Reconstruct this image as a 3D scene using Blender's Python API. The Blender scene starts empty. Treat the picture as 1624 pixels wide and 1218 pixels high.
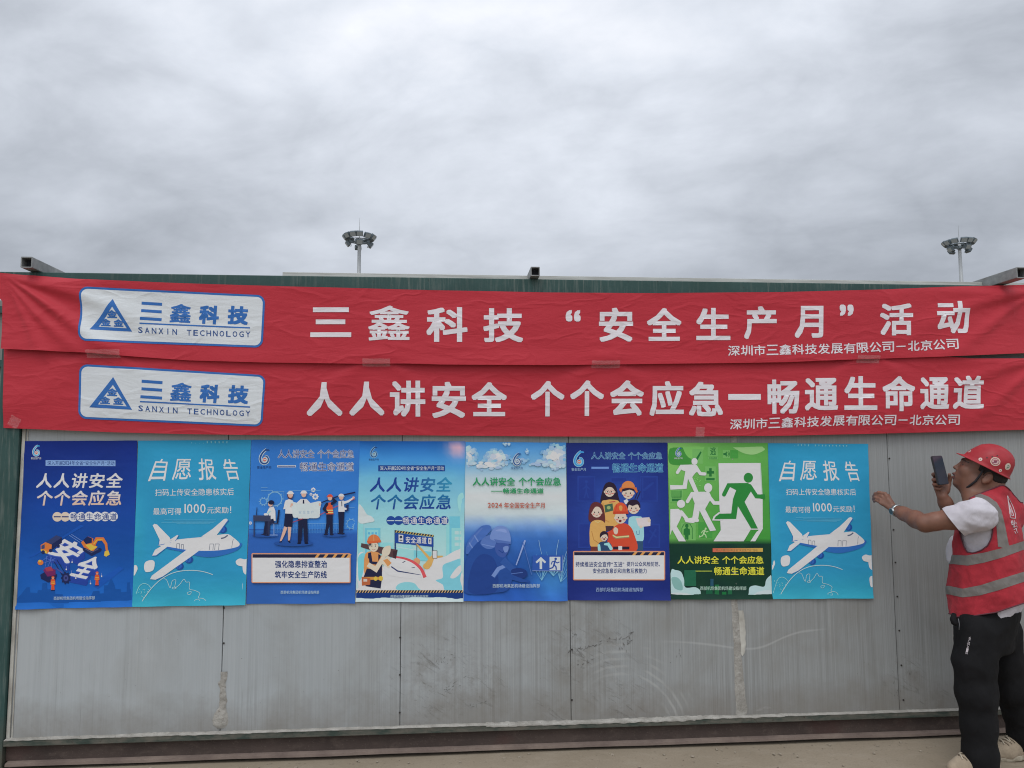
import bpy, bmesh, math, random
import numpy as np
from mathutils import Vector, Matrix, noise
from mathutils.geometry import tessellate_polygon
from mathutils.bvhtree import BVHTree
random.seed(7)
S = bpy.context.scene
COL = S.collection

# ------------------------------------------------------------------ camera
CAM = Vector((0.0, -4.5, 1.64))
FPX = 1240.07                      # focal length in photo pixels (1624 wide)
PITCH, ROLL, YAW = 0.091066, 0.004034, -0.079897
def _rot():
    c, s = math.cos(ROLL), math.sin(ROLL); r1 = Matrix(((c,0,s),(0,1,0),(-s,0,c)))
    c, s = math.cos(PITCH), math.sin(PITCH); r2 = Matrix(((1,0,0),(0,c,-s),(0,s,c)))
    c, s = math.cos(YAW), math.sin(YAW); r3 = Matrix(((c,-s,0),(s,c,0),(0,0,1)))
    return r3 @ r2 @ r1
MR = _rot()
RIGHT = MR @ Vector((1,0,0)); FWD = MR @ Vector((0,1,0)); UP = MR @ Vector((0,0,1))
cd = bpy.data.cameras.new('camera'); cam = bpy.data.objects.new('camera', cd); COL.objects.link(cam)
cam.matrix_world = Matrix((( RIGHT.x, UP.x, -FWD.x, CAM.x),( RIGHT.y, UP.y, -FWD.y, CAM.y),( RIGHT.z, UP.z, -FWD.z, CAM.z),(0,0,0,1)))
cd.sensor_width = 36.0; cd.lens = 36.0*FPX/1624.0; cd.clip_start = 0.05; cd.clip_end = 3000
S.camera = cam

# ------------------------------------------------------------------ sky, sun, exposure
SUN_EL, SUN_AZ = math.radians(58), math.radians(205)     # high, behind the camera, a little to the left
w = bpy.data.worlds.new('World'); S.world = w; w.use_nodes = True
nt = w.node_tree; nt.nodes.clear()
class NT:
    """small helper to write node trees"""
    def __init__(s, tree): s.t = tree
    def n(s, typ, **kw):
        nd = s.t.nodes.new(typ)
        for k, v in kw.items():
            if k == 'inp':
                for i, val in v.items():
                    if isinstance(val, bpy.types.NodeSocket): s.t.links.new(val, nd.inputs[i])
                    else: nd.inputs[i].default_value = val
            else: setattr(nd, k, v)
        return nd
    def m(s, op, a, b=0.0, c=0.0, clamp=False):
        return s.n('ShaderNodeMath', operation=op, use_clamp=clamp, inp={0:a, 1:b, 2:c}).outputs[0]
    def vm(s, op, a, b=(0,0,0)):
        nd = s.n('ShaderNodeVectorMath', operation=op, inp={0:a, 1:b}); return nd.outputs[1] if op in ('DOT_PRODUCT','LENGTH','DISTANCE') else nd.outputs[0]
    def noise(s, vec, scale, detail=4, rough=.55, dist=0.0):
        return s.n('ShaderNodeTexNoise', inp={'Vector':vec,'Scale':scale,'Detail':detail,'Roughness':rough,'Distortion':dist}).outputs[0]
    def ramp(s, fac, stops, interp='LINEAR'):
        r = s.n('ShaderNodeValToRGB', inp={0:fac}); cr = r.color_ramp; cr.interpolation = interp
        while len(cr.elements) < len(stops): cr.elements.new(0.5)
        for e, (p, c) in zip(cr.elements, stops):
            e.position = p; e.color = (c if hasattr(c,'__len__') else (c,c,c))[:3] + (1,) if hasattr(c,'__len__') else (c,c,c,1)
        return r.outputs[0]
    def rng(s, v, a, b, c=0.0, d=1.0):
        return s.n('ShaderNodeMapRange', inp={0:v,1:a,2:b,3:c,4:d}).outputs[0]
    def mix(s, fac, a, b, mode='MIX'):
        nd = s.n('ShaderNodeMix', data_type='RGBA', blend_type=mode)
        for i, val in ((0,fac),(6,a),(7,b)):
            if isinstance(val, bpy.types.NodeSocket): s.t.links.new(val, nd.inputs[i])
            elif i == 0: nd.inputs[0].default_value = val
            else: nd.inputs[i].default_value = tuple(val)[:3] + (1,)
        return nd.outputs[2]
    def scale(s, vec, xyz, loc=(0,0,0), rot=(0,0,0)):
        return s.n('ShaderNodeMapping', inp={0:vec,1:loc,2:rot,3:xyz}).outputs[0]
def ray(px, py):
    return (MR @ Vector(((px-812)/FPX, 1.0, -(py-609)/FPX)))
T = NT(nt)
gen = T.n('ShaderNodeTexCoord').outputs['Generated']
d = T.vm('NORMALIZE', gen)
sep = T.n('ShaderNodeSeparateXYZ', inp={0:d}); dx, dy, dz = sep.outputs
den = T.m('ADD', T.m('MAXIMUM', dz, 0.0), 0.34)
cp = T.n('ShaderNodeCombineXYZ', inp={0:T.m('DIVIDE', dx, den), 1:T.m('DIVIDE', dy, den), 2:0.0}).outputs[0]
cp = T.scale(cp, (1.0, 1.0, 1.0), rot=(0,0,0.35))
n1 = T.noise(T.scale(cp, (0.85, 1.0, 1)), 1.25, 7, .54, 0.25)       # broad cloud masses
n2 = T.noise(T.scale(cp, (1.0, 1.35, 1), loc=(4.2,1.7,0)), 3.6, 9, .60, 0.25)      # ragged undersides
n4 = T.noise(T.scale(cp, (1.0, 1.2, 1), loc=(1.3,8.1,0)), 2.3, 5, .5, 0.2)      # billows with soft dark creases
n3 = T.noise(T.scale(cp, (1.0, 1.0, 1), loc=(9.0,5.0,0)), 0.45, 3, .5)
val = T.m('ADD', T.m('ADD', T.m('MULTIPLY', T.m('SUBTRACT', n1, .5), 0.95), T.m('ADD', T.m('MULTIPLY', T.m('SUBTRACT', n2, .5), 0.62), T.m('MULTIPLY', T.m('SUBTRACT', T.m('ABSOLUTE', T.m('SUBTRACT', n4, .5)), .09), 1.0))), T.m('MULTIPLY', T.m('SUBTRACT', n3, .5), 0.45))
# thin bright place in the overcast
br = ray(690, 170).normalized()
glow = T.m('POWER', T.m('MAXIMUM', T.vm('DOT_PRODUCT', d, tuple(br)), 0.0), 16.0)
lum = T.m('ADD', T.m('ADD', 0.352, T.m('MULTIPLY', val, T.rng(dz, 0.20, 0.42, 0.46, 0.80))), T.m('ADD', T.m('MULTIPLY', glow, 0.22), T.m('MULTIPLY', T.m('MINIMUM', dz, 0.6), 0.82)))
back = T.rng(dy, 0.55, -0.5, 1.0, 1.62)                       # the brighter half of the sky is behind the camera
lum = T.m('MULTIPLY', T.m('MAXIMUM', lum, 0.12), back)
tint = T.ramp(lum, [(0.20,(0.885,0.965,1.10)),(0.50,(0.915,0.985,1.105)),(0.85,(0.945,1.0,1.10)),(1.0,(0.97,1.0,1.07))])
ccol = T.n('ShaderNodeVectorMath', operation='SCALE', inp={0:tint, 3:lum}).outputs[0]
sky = T.n('ShaderNodeTexSky', sky_type='NISHITA', sun_disc=False, sun_elevation=SUN_EL, sun_rotation=SUN_AZ)
b1 = T.n('ShaderNodeBackground', inp={0:sky.outputs[0], 1:0.08})
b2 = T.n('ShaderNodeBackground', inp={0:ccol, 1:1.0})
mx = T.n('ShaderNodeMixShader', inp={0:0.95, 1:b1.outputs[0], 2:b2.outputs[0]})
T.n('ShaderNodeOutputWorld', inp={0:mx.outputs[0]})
sl = bpy.data.lights.new('sun', 'SUN'); sl.energy = 0.9; sl.angle = math.radians(25); sl.color = (1.0, 0.985, 0.955)
so = bpy.data.objects.new('sun', sl); COL.objects.link(so); so.location = (-3, -6, 9)
sd = Vector((math.sin(SUN_AZ)*math.cos(SUN_EL), math.cos(SUN_AZ)*math.cos(SUN_EL), math.sin(SUN_EL)))
so.rotation_euler = sd.to_track_quat('Z', 'Y').to_euler()
S.view_settings.view_transform = 'Standard'; S.view_settings.look = 'None'
S.cycles.filter_width = 1.1
S.view_settings.exposure = 0.0; S.view_settings.gamma = 1.0

# ------------------------------------------------------------------ helpers
def lin(c):
    return tuple((v/255/12.92 if v/255 <= .04045 else ((v/255+.055)/1.055)**2.4) for v in c)
GAIN = 1.17                                    # print colour read off the photo -> base colour
def pc(r, g, b): return tuple(min(0.72, v*GAIN) for v in lin((r, g, b)))
def P(px, py, y):
    """photo ray met with the upright plane at depth y (wall face = 0)"""
    r = ray(px, py); t = (y - CAM.y)/r.y; return CAM + r*t
def W(px, py):
    p = P(px, py, 0.0); return (p.x, p.z)
def proj(v):
    q = MR.transposed() @ (Vector(v) - CAM); return (812 + FPX*q.x/q.y, 609 - FPX*q.z/q.y)
PXM = 1240.07
def link(o, parent=None):
    COL.objects.link(o)
    if parent: o.parent = parent
    return o
def tag(o, label=None, cat=None, group=None, kind=None):
    if label: o['label'] = label
    if cat: o['category'] = cat
    if group: o['group'] = group
    if kind: o['kind'] = kind
    return o
def empty(name, loc=(0,0,0)):
    o = bpy.data.objects.new(name, None); o.location = loc; o.empty_display_size = .1; return link(o)
def new_obj(name, me, mat=None, parent=None, smooth=False):
    if mat:
        me.materials.clear(); me.materials.append(mat)
    o = bpy.data.objects.new(name, me)
    if parent:
        o.parent = parent
        o.matrix_parent_inverse = Matrix.Identity(4) if parent.parent else Matrix.Translation(-Vector(parent.location))
    if smooth: me.polygons.foreach_set('use_smooth', [True]*len(me.polygons))
    COL.objects.link(o); return o
def from_bm(name, bm, mat=None, parent=None, smooth=False):
    me = bpy.data.meshes.new(name); bm.to_mesh(me); bm.free(); return new_obj(name, me, mat, parent, smooth)
def bm_box(bm, lo, hi, bevel=0.0):
    r = bmesh.ops.create_cube(bm, size=1.0)
    for v in r['verts']:
        v.co = Vector([(lo[i]+hi[i])/2 + v.co[i]*(hi[i]-lo[i]) for i in range(3)])
    if bevel:
        es = list({e for v in r['verts'] for e in v.link_edges})
        bmesh.ops.bevel(bm, geom=es, offset=bevel, segments=2, profile=.6, affect='EDGES')
def bm_tube(bm, pts, r, seg=8, caps=True):
    rs = r if hasattr(r, '__len__') else [r]*len(pts)
    pts = [Vector(p) for p in pts]; rings = []; up = None
    for i, p in enumerate(pts):
        t = (pts[min(i+1, len(pts)-1)] - pts[max(i-1, 0)]).normalized()
        if up is None:
            up = Vector((0,0,1)) if abs(t.z) < .9 else Vector((1,0,0))
        a = t.cross(up).normalized(); b = a.cross(t).normalized(); up = b
        rings.append([bm.verts.new(p + (a*math.cos(2*math.pi*k/seg) + b*math.sin(2*math.pi*k/seg))*rs[i]) for k in range(seg)])
    for q, s in zip(rings, rings[1:]):
        for k in range(seg): bm.faces.new((q[k], q[(k+1)%seg], s[(k+1)%seg], s[k]))
    if caps:
        bm.faces.new(rings[0][::-1]); bm.faces.new(rings[-1])
def mat(name, build=None, rough=.6, color=(.5,.5,.5), metal=0.0, spec=.5):
    m = bpy.data.materials.new(name); m.use_nodes = True; t = NT(m.node_tree)
    b = m.node_tree.nodes['Principled BSDF']
    b.inputs['Roughness'].default_value = rough; b.inputs['Base Color'].default_value = tuple(color)+(1,)
    b.inputs['Metallic'].default_value = metal; b.inputs['Specular IOR Level'].default_value = spec
    if build: build(t, b, m.node_tree.links)
    return m
def bump(t, b, l, h, strength, dist=.01, normal=None):
    n = t.n('ShaderNodeBump', inp={'Height':h, 'Strength':strength, 'Distance':dist})
    if normal: l.new(normal, n.inputs['Normal'])
    l.new(n.outputs[0], b.inputs['Normal']); return n.outputs[0]
def pos(t): return t.n('ShaderNodeNewGeometry').outputs['Position']
def attr(t, name='Col'): return t.n('ShaderNodeAttribute', attribute_name=name).outputs['Color']
# ------------------------------------------------------------------ materials of the place
def ground_m(t, b, l):
    p = pos(t)
    big = t.noise(p, .7, 5, .6); mid = t.noise(t.scale(p, (1,2.2,1)), 5, 6, .65); fine = t.noise(p, 90, 3, .7)
    c = t.mix(t.rng(big, .3, .7), (.245,.205,.150), (.320,.270,.205))
    c = t.mix(t.rng(mid, .5, .75, 0, .55), c, (.37,.32,.255))
    c = t.mix(t.rng(t.noise(p, 28, 4, .6), .62, .72, 0, .5), c, (.11,.085,.062))
    c = t.mix(t.rng(fine, .35, .7, 0, .25), c, (.16,.125,.09))
    l.new(c, b.inputs['Base Color']); bump(t, b, l, t.m('ADD', t.m('MULTIPLY', mid, .6), t.m('MULTIPLY', fine, .25)), .5, .006)
M_ground = mat('dusty_concrete', ground_m, .95, spec=.15)

def panel_m(t, b, l):
    p = pos(t); s = t.n('ShaderNodeSeparateXYZ', inp={0:p}); X, Y, Z = s.outputs
    base = t.mix(t.rng(t.noise(p, 1.1, 4, .55), .3, .7), (.350,.380,.392), (.41,.438,.448))
    # broad difference from bay to bay: the right-hand bays are darker
    base = t.mix(t.rng(X, -1.0, 1.7, 0, .72), base, (.240,.246,.238))
    # rain streaks, long and thin
    st1 = t.noise(t.scale(p, (46,1,.55)), 1, 5, .6); st2 = t.noise(t.scale(p, (130,1,1.3), loc=(7,0,3)), 1, 3, .6)
    stm = t.noise(t.scale(p, (2.2,1,.9), loc=(3,0,1)), 1, 4, .55)
    low = t.rng(Z, 1.75, .35, .35, 1.0)
    k = t.m('MULTIPLY', t.m('MULTIPLY', t.rng(st1, .48, .68), t.rng(stm, .34, .62)), low)
    base = t.mix(t.m('MULTIPLY', k, t.rng(X, -1.9, -.2, .22, .50)), base, (.135,.130,.118))
    base = t.mix(t.m('MULTIPLY', t.rng(st2, .60, .70), t.m('MULTIPLY', t.rng(stm, .42, .6), .40)), base, (.10,.098,.09))
    base = t.mix(t.m('MULTIPLY', t.rng(t.noise(t.scale(p, (60,1,.8), loc=(2,0,9)), 1, 3, .5), .60, .72), .16), base, (.50,.505,.49))
    hl = t.noise(t.scale(p, (240,1,.9), loc=(1,0,4)), 1, 2, .5)
    base = t.mix(t.m('MULTIPLY', t.rng(hl, .50, .66), t.rng(X, -1.6, .5, .03, .22)), base, (.150,.150,.142))
    base = t.mix(t.m('MULTIPLY', t.rng(hl, .48, .34), .10), base, (.50,.51,.50))
    # brown splash at the foot of the wall
    sp = t.m('ADD', Z, t.m('MULTIPLY', t.m('SUBTRACT', t.noise(p, 5, 5, .7), .5), .34))
    base = t.mix(t.rng(sp, .36, .12, 0, .62), base, (.165,.140,.112))
    # blotchy handling dirt, warmer than the sheet
    bl = t.noise(t.scale(p, (1,1,.8), loc=(6,0,2)), 2.6, 6, .62, .4)
    base = t.mix(t.m('MULTIPLY', t.rng(bl, .46, .70), t.m('MULTIPLY', t.rng(Z, 1.9, .5, .15, .55), t.rng(X, -2, .2, .45, 1.0))), base, (.205,.195,.170))
    # scuffs: slanted dark rubs
    rp = t.scale(p, (1,1,1), rot=(0, math.radians(-32), 0))
    sc = t.noise(t.scale(rp, (7,1,26)), 1, 8, .80, .5)
    def spot(px, py, r):
        c = P(px, py, 0); return t.rng(t.vm('DISTANCE', p, tuple(c)), r, r*.25, 0, 1)
    area = None
    for px, py, r in ((700,1080,.38),(930,1030,.33),(985,1125,.36),(760,1085,.22),(1440,1075,.2),(1480,1130,.25),(880,1130,.16)):
        q = spot(px, py, r); area = q if area is None else t.m('MAXIMUM', area, q)
    base = t.mix(t.m('MULTIPLY', t.m('MULTIPLY', t.rng(sc, .55, .65), area), .62), base, (.085,.078,.068))
    base = t.mix(t.m('MULTIPLY', t.m('MULTIPLY', t.rng(t.noise(p, 9, 5, .7), .45, .65), area), .42), base, (.155,.138,.115))
    # pale swept arcs where something was wiped over the sheet
    c0 = P(985, 1165, 0); dist = t.vm('DISTANCE', p, tuple(c0))
    rr = t.m('ADD', dist, t.m('MULTIPLY', t.noise(p, 6, 3, .5), .03))
    arcs = t.m('SINE', t.m('MULTIPLY', rr, 150.0))
    am = t.m('MULTIPLY', t.m('MULTIPLY', t.rng(arcs, .1, .95), t.rng(dist, .26, .33)), t.rng(dist, .58, .44))
    am = t.m('MULTIPLY', am, t.m('MULTIPLY', t.rng(t.noise(p, 5, 2, .5), .42, .6), t.rng(X, c0.x-.25, c0.x+.05)))
    am = t.m('MULTIPLY', am, t.rng(X, c0.x+.42, c0.x+.3))
    base = t.mix(t.m('MULTIPLY', am, .30), base, (.52,.525,.50))
    # pale smears
    sm = t.noise(t.scale(p, (3,1,7), rot=(0,.3,0)), 1, 7, .7)
    base = t.mix(t.rng(sm, .66, .78, 0, .35), base, (.50,.50,.48))
    # a long pale rubbed line, drawn by something swung across the sheets
    xa, xb = P(1040,1020,0).x, P(1315,1000,0).x; ks = ((1040,1017),(1090,1018),(1140,1024),(1180,1030),(1210,1028),(1240,1011),(1270,1001),(1315,997))
    za, zb = P(1180,1034,0).z, P(1315,994,0).z
    crv = t.ramp(t.rng(X, xa, xb), [((P(x_, y_, 0).x-xa)/(xb-xa), (P(x_, y_, 0).z-za)/(zb-za)) for x_, y_ in ks], 'B_SPLINE')
    dzl = t.m('ABSOLUTE', t.m('SUBTRACT', t.m('SUBTRACT', Z, za), t.m('MULTIPLY', crv, zb-za)))
    wl = t.m('ADD', .004, t.m('MULTIPLY', t.noise(t.scale(p,(9,1,2)), 1, 3, .6), .010))
    lm = t.m('MULTIPLY', t.m('MULTIPLY', t.m('SUBTRACT', 1.0, t.m('DIVIDE', dzl, wl), clamp=True), t.rng(X, xa, xa+.25)), t.rng(X, xb, xb-.12))
    base = t.mix(t.m('MULTIPLY', lm, .34), base, (.52,.53,.52))
    # flecks
    base = t.mix(t.rng(t.noise(p, 75, 2, .5), .73, .78, 0, .6), base, (.09,.08,.07))
    l.new(base, b.inputs['Base Color'])
    l.new(t.rng(stm, .3, .7, .42, .62), b.inputs['Roughness'])
    rib = t.m('SINE', t.m('MULTIPLY', X, 2*math.pi/.022))
    h = t.m('ADD', t.m('MULTIPLY', rib, .03), t.m('MULTIPLY', t.noise(t.scale(p, (3,1,1)), 1.6, 3, .5), 1.2))
    bump(t, b, l, h, .35, .006)
M_panel = mat('grey_steel_panel', panel_m, .5, spec=.35)

def green_m(t, b, l):
    p = pos(t); s = t.n('ShaderNodeSeparateXYZ', inp={0:p}); X, Y, Z = s.outputs
    c = t.mix(t.rng(t.noise(p, 3, 5, .6), .3, .7), (.020,.058,.052), (.036,.084,.078))
    st = t.noise(t.scale(p, (70,1,4)), 1, 4, .65)
    c = t.mix(t.m('MULTIPLY', t.rng(st, .50, .72), t.rng(t.noise(p, 2.2, 3, .5), .40, .62, .1, .8)), c, (.16,.185,.165))
    c = t.mix(t.rng(t.noise(p, 38, 5, .7), .64, .74, 0, .8), c, (.030,.026,.022))
    c = t.mix(t.rng(t.m('ADD', Z, t.m('MULTIPLY', t.noise(p, 9, 4, .6), .25)), .42, .14, 0, .75), c, (.10,.085,.062))
    l.new(c, b.inputs['Base Color']); bump(t, b, l, t.noise(p, 25, 5, .6), .3, .004)
M_green = mat('worn_green_paint', green_m, .55, spec=.35)

def beam_m(t, b, l):
    p = pos(t)
    c = t.mix(t.rng(t.noise(p, 2.5, 5, .65), .3, .7), (.052,.040,.036), (.088,.066,.057))
    c = t.mix(t.rng(t.noise(t.scale(p, (1,1,2)), 9, 6, .7), .52, .70, 0, .5), c, (.135,.105,.088))
    c = t.mix(t.rng(t.noise(t.scale(p, (1.2,1,1), loc=(4,0,0)), 1.3, 4, .6), .56, .66, 0, .6), c, (.085,.046,.040))
    c = t.mix(t.rng(t.noise(p, 120, 3, .6), .62, .72, 0, .5), c, (.17,.14,.115))
    l.new(c, b.inputs['Base Color']); bump(t, b, l, t.noise(p, 60, 4, .6), .5, .004)
M_beam = mat('rusty_base_beam', beam_m, .9, spec=.2)
def flange_m(t, b, l):
    p = pos(t)
    c = t.mix(t.rng(t.noise(p, 6, 5, .65), .35, .7), (.15,.115,.10), (.235,.185,.155)); l.new(c, b.inputs['Base Color'])
    bump(t, b, l, t.noise(p, 50, 4, .6), .5, .004)
M_flange = mat('dusty_flange', flange_m, .95, spec=.15)
def sealant_m(t, b, l):
    p = pos(t)
    c = t.mix(t.rng(t.noise(p, 14, 5, .65), .38, .66), (.28,.268,.24), (.42,.405,.37))
    c = t.mix(t.rng(t.noise(p, 55, 4, .7), .62, .70, 0, .7), c, (.14,.115,.09))
    l.new(c, b.inputs['Base Color']); bump(t, b, l, t.noise(p, 45, 5, .7), .9, .01)
M_seal = mat('pale_sealant', sealant_m, .9, spec=.2)
M_trim = mat('pale_edge_trim', lambda t,b,l: l.new(t.mix(t.rng(t.noise(t.scale(pos(t),(1,1,.4)), 14, 5, .6), .4, .7), (.50,.49,.44), (.27,.25,.21)), b.inputs['Base Color']), .6)
M_roof = mat('white_roof_flashing', lambda t,b,l: l.new(t.mix(t.rng(t.noise(t.scale(pos(t),(2,1,30)), 3, 5, .6), .4, .7), (.52,.53,.50), (.36,.36,.33)), b.inputs['Base Color']), .5)
M_screw = mat('dark_screw', None, .6, (.05,.045,.04), .5)
M_dark = mat('dark_gap', None, .9, (.012,.012,.012))
def galv_m(t, b, l):
    p = pos(t)
    c = t.mix(t.rng(t.noise(p, 18, 5, .6), .35, .7), (.19,.20,.20), (.30,.31,.305))
    c = t.mix(t.rng(t.noise(t.scale(p,(1,.3,1)), 30, 4, .6), .62, .72, 0, .6), c, (.12,.10,.085))
    l.new(c, b.inputs['Base Color']); bump(t, b, l, t.noise(p, 60, 3, .5), .2, .003)
M_galv = mat('galvanised_tube', galv_m, .5, metal=.25)
M_tube_in = mat('tube_inside', None, .9, (.035,.037,.045))

# ------------------------------------------------------------------ ground
bm = bmesh.new()
bmesh.ops.create_grid(bm, x_segments=60, y_segments=60, size=1)
for v in bm.verts:      # fine near the wall, coarse towards the horizon
    f = lambda q: math.copysign(abs(q)**4*800 + abs(q)*12, q)
    v.co = Vector((f(v.co.x), f(v.co.y), 0.006*(noise.noise(Vector((f(v.co.x)*.9, f(v.co.y)*.9, 0))))))
tag(from_bm('ground', bm, M_ground, smooth=True), kind='structure')

# ------------------------------------------------------------------ the cabin
ZT = 2.665; ZR = .155           # top of the green beam, top of the bottom rail
cab = tag(empty('prefab_cabin', (0, 0, 0)), 'long grey steel panel cabin with green frame and rusty base beam, hung with red banners', 'cabin')
XL, XR = -2.335, 5.6
def part(name, build, m, parent=cab, smooth=False):
    bm = bmesh.new(); build(bm); return from_bm(name, bm, m, parent, smooth)
seams = [XL] + [P(px, py, 0).x for px, py in ((352,1050),(635,1050),(905,1050),(1170,1050),(1421,1000))] + [3.55, 4.55, XR]
for i, (a, c) in enumerate(zip(seams, seams[1:])):
    def f(bm, a=a, c=c, i=i):
        x0, x1 = a+.0011, c-.0011
        n = 12; prof = [(x0, .004), (x0+.002, .0)]
        prof += [(x0+.002+(x1-x0-.004)*k/n, .0) for k in range(1, n)] + [(x1-.002, 0), (x1, .004)]
        rows = []
        for z in [ZR+(ZT-.12-ZR)*k/10 for k in range(11)]:
            rows.append([bm.verts.new((x, y+.0018*noise.noise(Vector((x*1.3, z*1.1, i*3.1))), z)) for x, y in prof])
        for r, s in zip(rows, rows[1:]):
            for q in range(len(prof)-1): bm.faces.new((r[q], r[q+1], s[q+1], s[q]))
    part('wall_panel', f, M_panel, smooth=False)
part('wall_core', lambda bm: bm_box(bm, (XL, .006, .1), (XR, .09, ZT-.02)), M_dark)
part('rear_wall', lambda bm: bm_box(bm, (XL, 2.35, .1), (XR, 2.42, ZT-.02)), M_panel)
part('side_wall', lambda bm: bm_box(bm, (XL-.06, .0905, .1), (XL-.002, 2.349, ZT-.02)), M_panel)
part('side_wall', lambda bm: bm_box(bm, (XR+.002, .0, .1), (XR+.06, 2.349, ZT-.02)), M_panel)
part('top_beam', lambda bm: bm_box(bm, (XL-.5, -.034, ZT-.11), (XR, .05, ZT), .004), M_green)
def post(bm):
    for x0, x1, y in ((XL-.118, XL-.004, -.03),):
        bm_box(bm, (x0, y, .0), (x1, .085, ZT-.1115), .006)
part('corner_post', post, M_green)
def trim(bm):
    bm_box(bm, (XL+.0, -.010, ZR+.004), (XL+.018, -.0005, ZT-.12), .003)
    bm_box(bm, (XL+.024, -.004, ZR+.004), (XL+.030, -.0005, ZT-.12), .001)
part('edge_trim', trim, M_trim)
def rail_m(t, b, l):
    p = pos(t); n = t.noise(t.scale(p, (1,1,3)), 7, 5, .65)
    c = t.mix(t.rng(n, .38, .62), (.045,.062,.052), (.125,.118,.098)); c = t.mix(t.rng(t.noise(p, 45, 4, .7), .60, .70, 0, .7), c, (.05,.035,.028))
    l.new(c, b.inputs['Base Color']); bump(t, b, l, t.noise(p, 40, 4, .6), .5, .004)
M_rail = mat('dusty_green_rail', rail_m, .85, spec=.2)
part('bottom_rail', lambda bm: bm_box(bm, (XL-.002, -.030, ZR-.032), (XR, .05, ZR), .003), M_rail)
def base(bm):       # channel: top lip, recessed web
    bm_box(bm, (XL-.002, .002, .0405), (XR, .05, ZR-.0365), 0)
part('base_beam', base, M_beam)
def flange(bm):
    n = 90; rows = []
    for k in range(n+1):
        x = XL+.01+(XR-XL-.02)*k/n; dz = .004*noise.noise(Vector((x*2.1, 0, 5)))
        rows.append([bm.verts.new((x, .004, .040)), bm.verts.new((x, -.026, .034+dz)), bm.verts.new((x, -.028, .020+dz)), bm.verts.new((x, -.01, .016+dz))])
    for r, s in zip(rows, rows[1:]):
        for q in range(3): bm.faces.new((r[q], s[q], s[q+1], r[q+1]))
part('base_flange', flange, M_flange)
# beads of sealant along the foot, a filled seam and a patch
def bead(bm):
    n = 1100; rows = []
    for k in range(n+1):
        x = XL+.002+(XR-XL-.01)*k/n
        w_ = noise.noise(Vector((x*3.1, 1.7, 0)))*.5 + noise.noise(Vector((x*17, 4, 0)))*.35 + noise.noise(Vector((x*60, 9, 0)))*.28
        px = proj((x, 0, ZR))[0]
        thick = .0055 if px < 400 else .0026
        if 770 < px < 1100: thick = .0085
        if 1100 < px < 1240: thick = .008
        up = max(.0008, thick*(.55+2.1*w_)); dn = max(.0005, thick*(.38+.9*noise.noise(Vector((x*21, 8, 3)))))
        if 770 < px < 1100: dn += .006
        rows.append([bm.verts.new((x, -.0005, ZR+up+.003)), bm.verts.new((x, -.012, ZR+up*.4+.003)), bm.verts.new((x, -.0335, ZR+.001)), bm.verts.new((x, -.0325, ZR-dn))])
    for r, s in zip(rows, rows[1:]):
        for q in range(3): bm.faces.new((r[q], s[q], s[q+1], r[q+1]))
part('sealant_bead', bead, M_seal, smooth=True)
def blotch(left, right):
    def f(bm):
        rows = []
        for (xl, y), (xr, _) in zip(left, right):
            a, c = P(xl, y, 0), P(xr, y, 0)
            n = 5; row = []
            for k in range(n+1):
                x = a.x+(c.x-a.x)*k/n; z = a.z
                e = 0 if k in (0, n) else 1
                if not e: x += .004*noise.noise(Vector((z*30, k, 0)))+.003*noise.noise(Vector((z*90, k, 2)))
                row.append(bm.verts.new((x, -.0008-e*(.0035+.0025*noise.noise(Vector((x*40, 0, z*40)))), z)))
            rows.append(row)
        for r, s in zip(rows, rows[1:]):
            for k in range(len(r)-1): bm.faces.new((r[k], r[k+1], s[k+1], s[k]))
    return f
def dense(kv, n=70):
    ys = [p[2] for p in kv]; out_l, out_r = [], []
    for k in range(n+1):
        y = ys[0]+(ys[-1]-ys[0])*k/n
        out_l.append((float(np.interp(y, ys, [p[0] for p in kv])), y)); out_r.append((float(np.interp(y, ys, [p[1] for p in kv])), y))
    return out_l, out_r
part('sealed_seam', blotch(*dense([(1158,1169,690),(1160,1169,950),(1161,1173,985),(1163,1175,1010),(1164,1176,1040),(1165,1179,1070),(1165,1181,1095),(1167,1184,1115),(1168,1186,1125),(1166,1184,1132),(1168,1182,1137)])), M_seal, smooth=True)
part('sealed_seam', blotch(*dense([(1171,1179,968),(1172,1182,990),(1173.5,1183,1020),(1175,1181,1036),(1176,1178,1040)], 40)), M_trim, smooth=True)
part('sealant_patch', blotch(*dense([(350,361,1065),(350,360,1078),(346,358,1083),(349,358,1096),(348,360,1110),(347,358,1122),(340,361,1132),(337,362,1142),(338,361,1150),(344,356,1155)])), M_seal, smooth=True)
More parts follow.
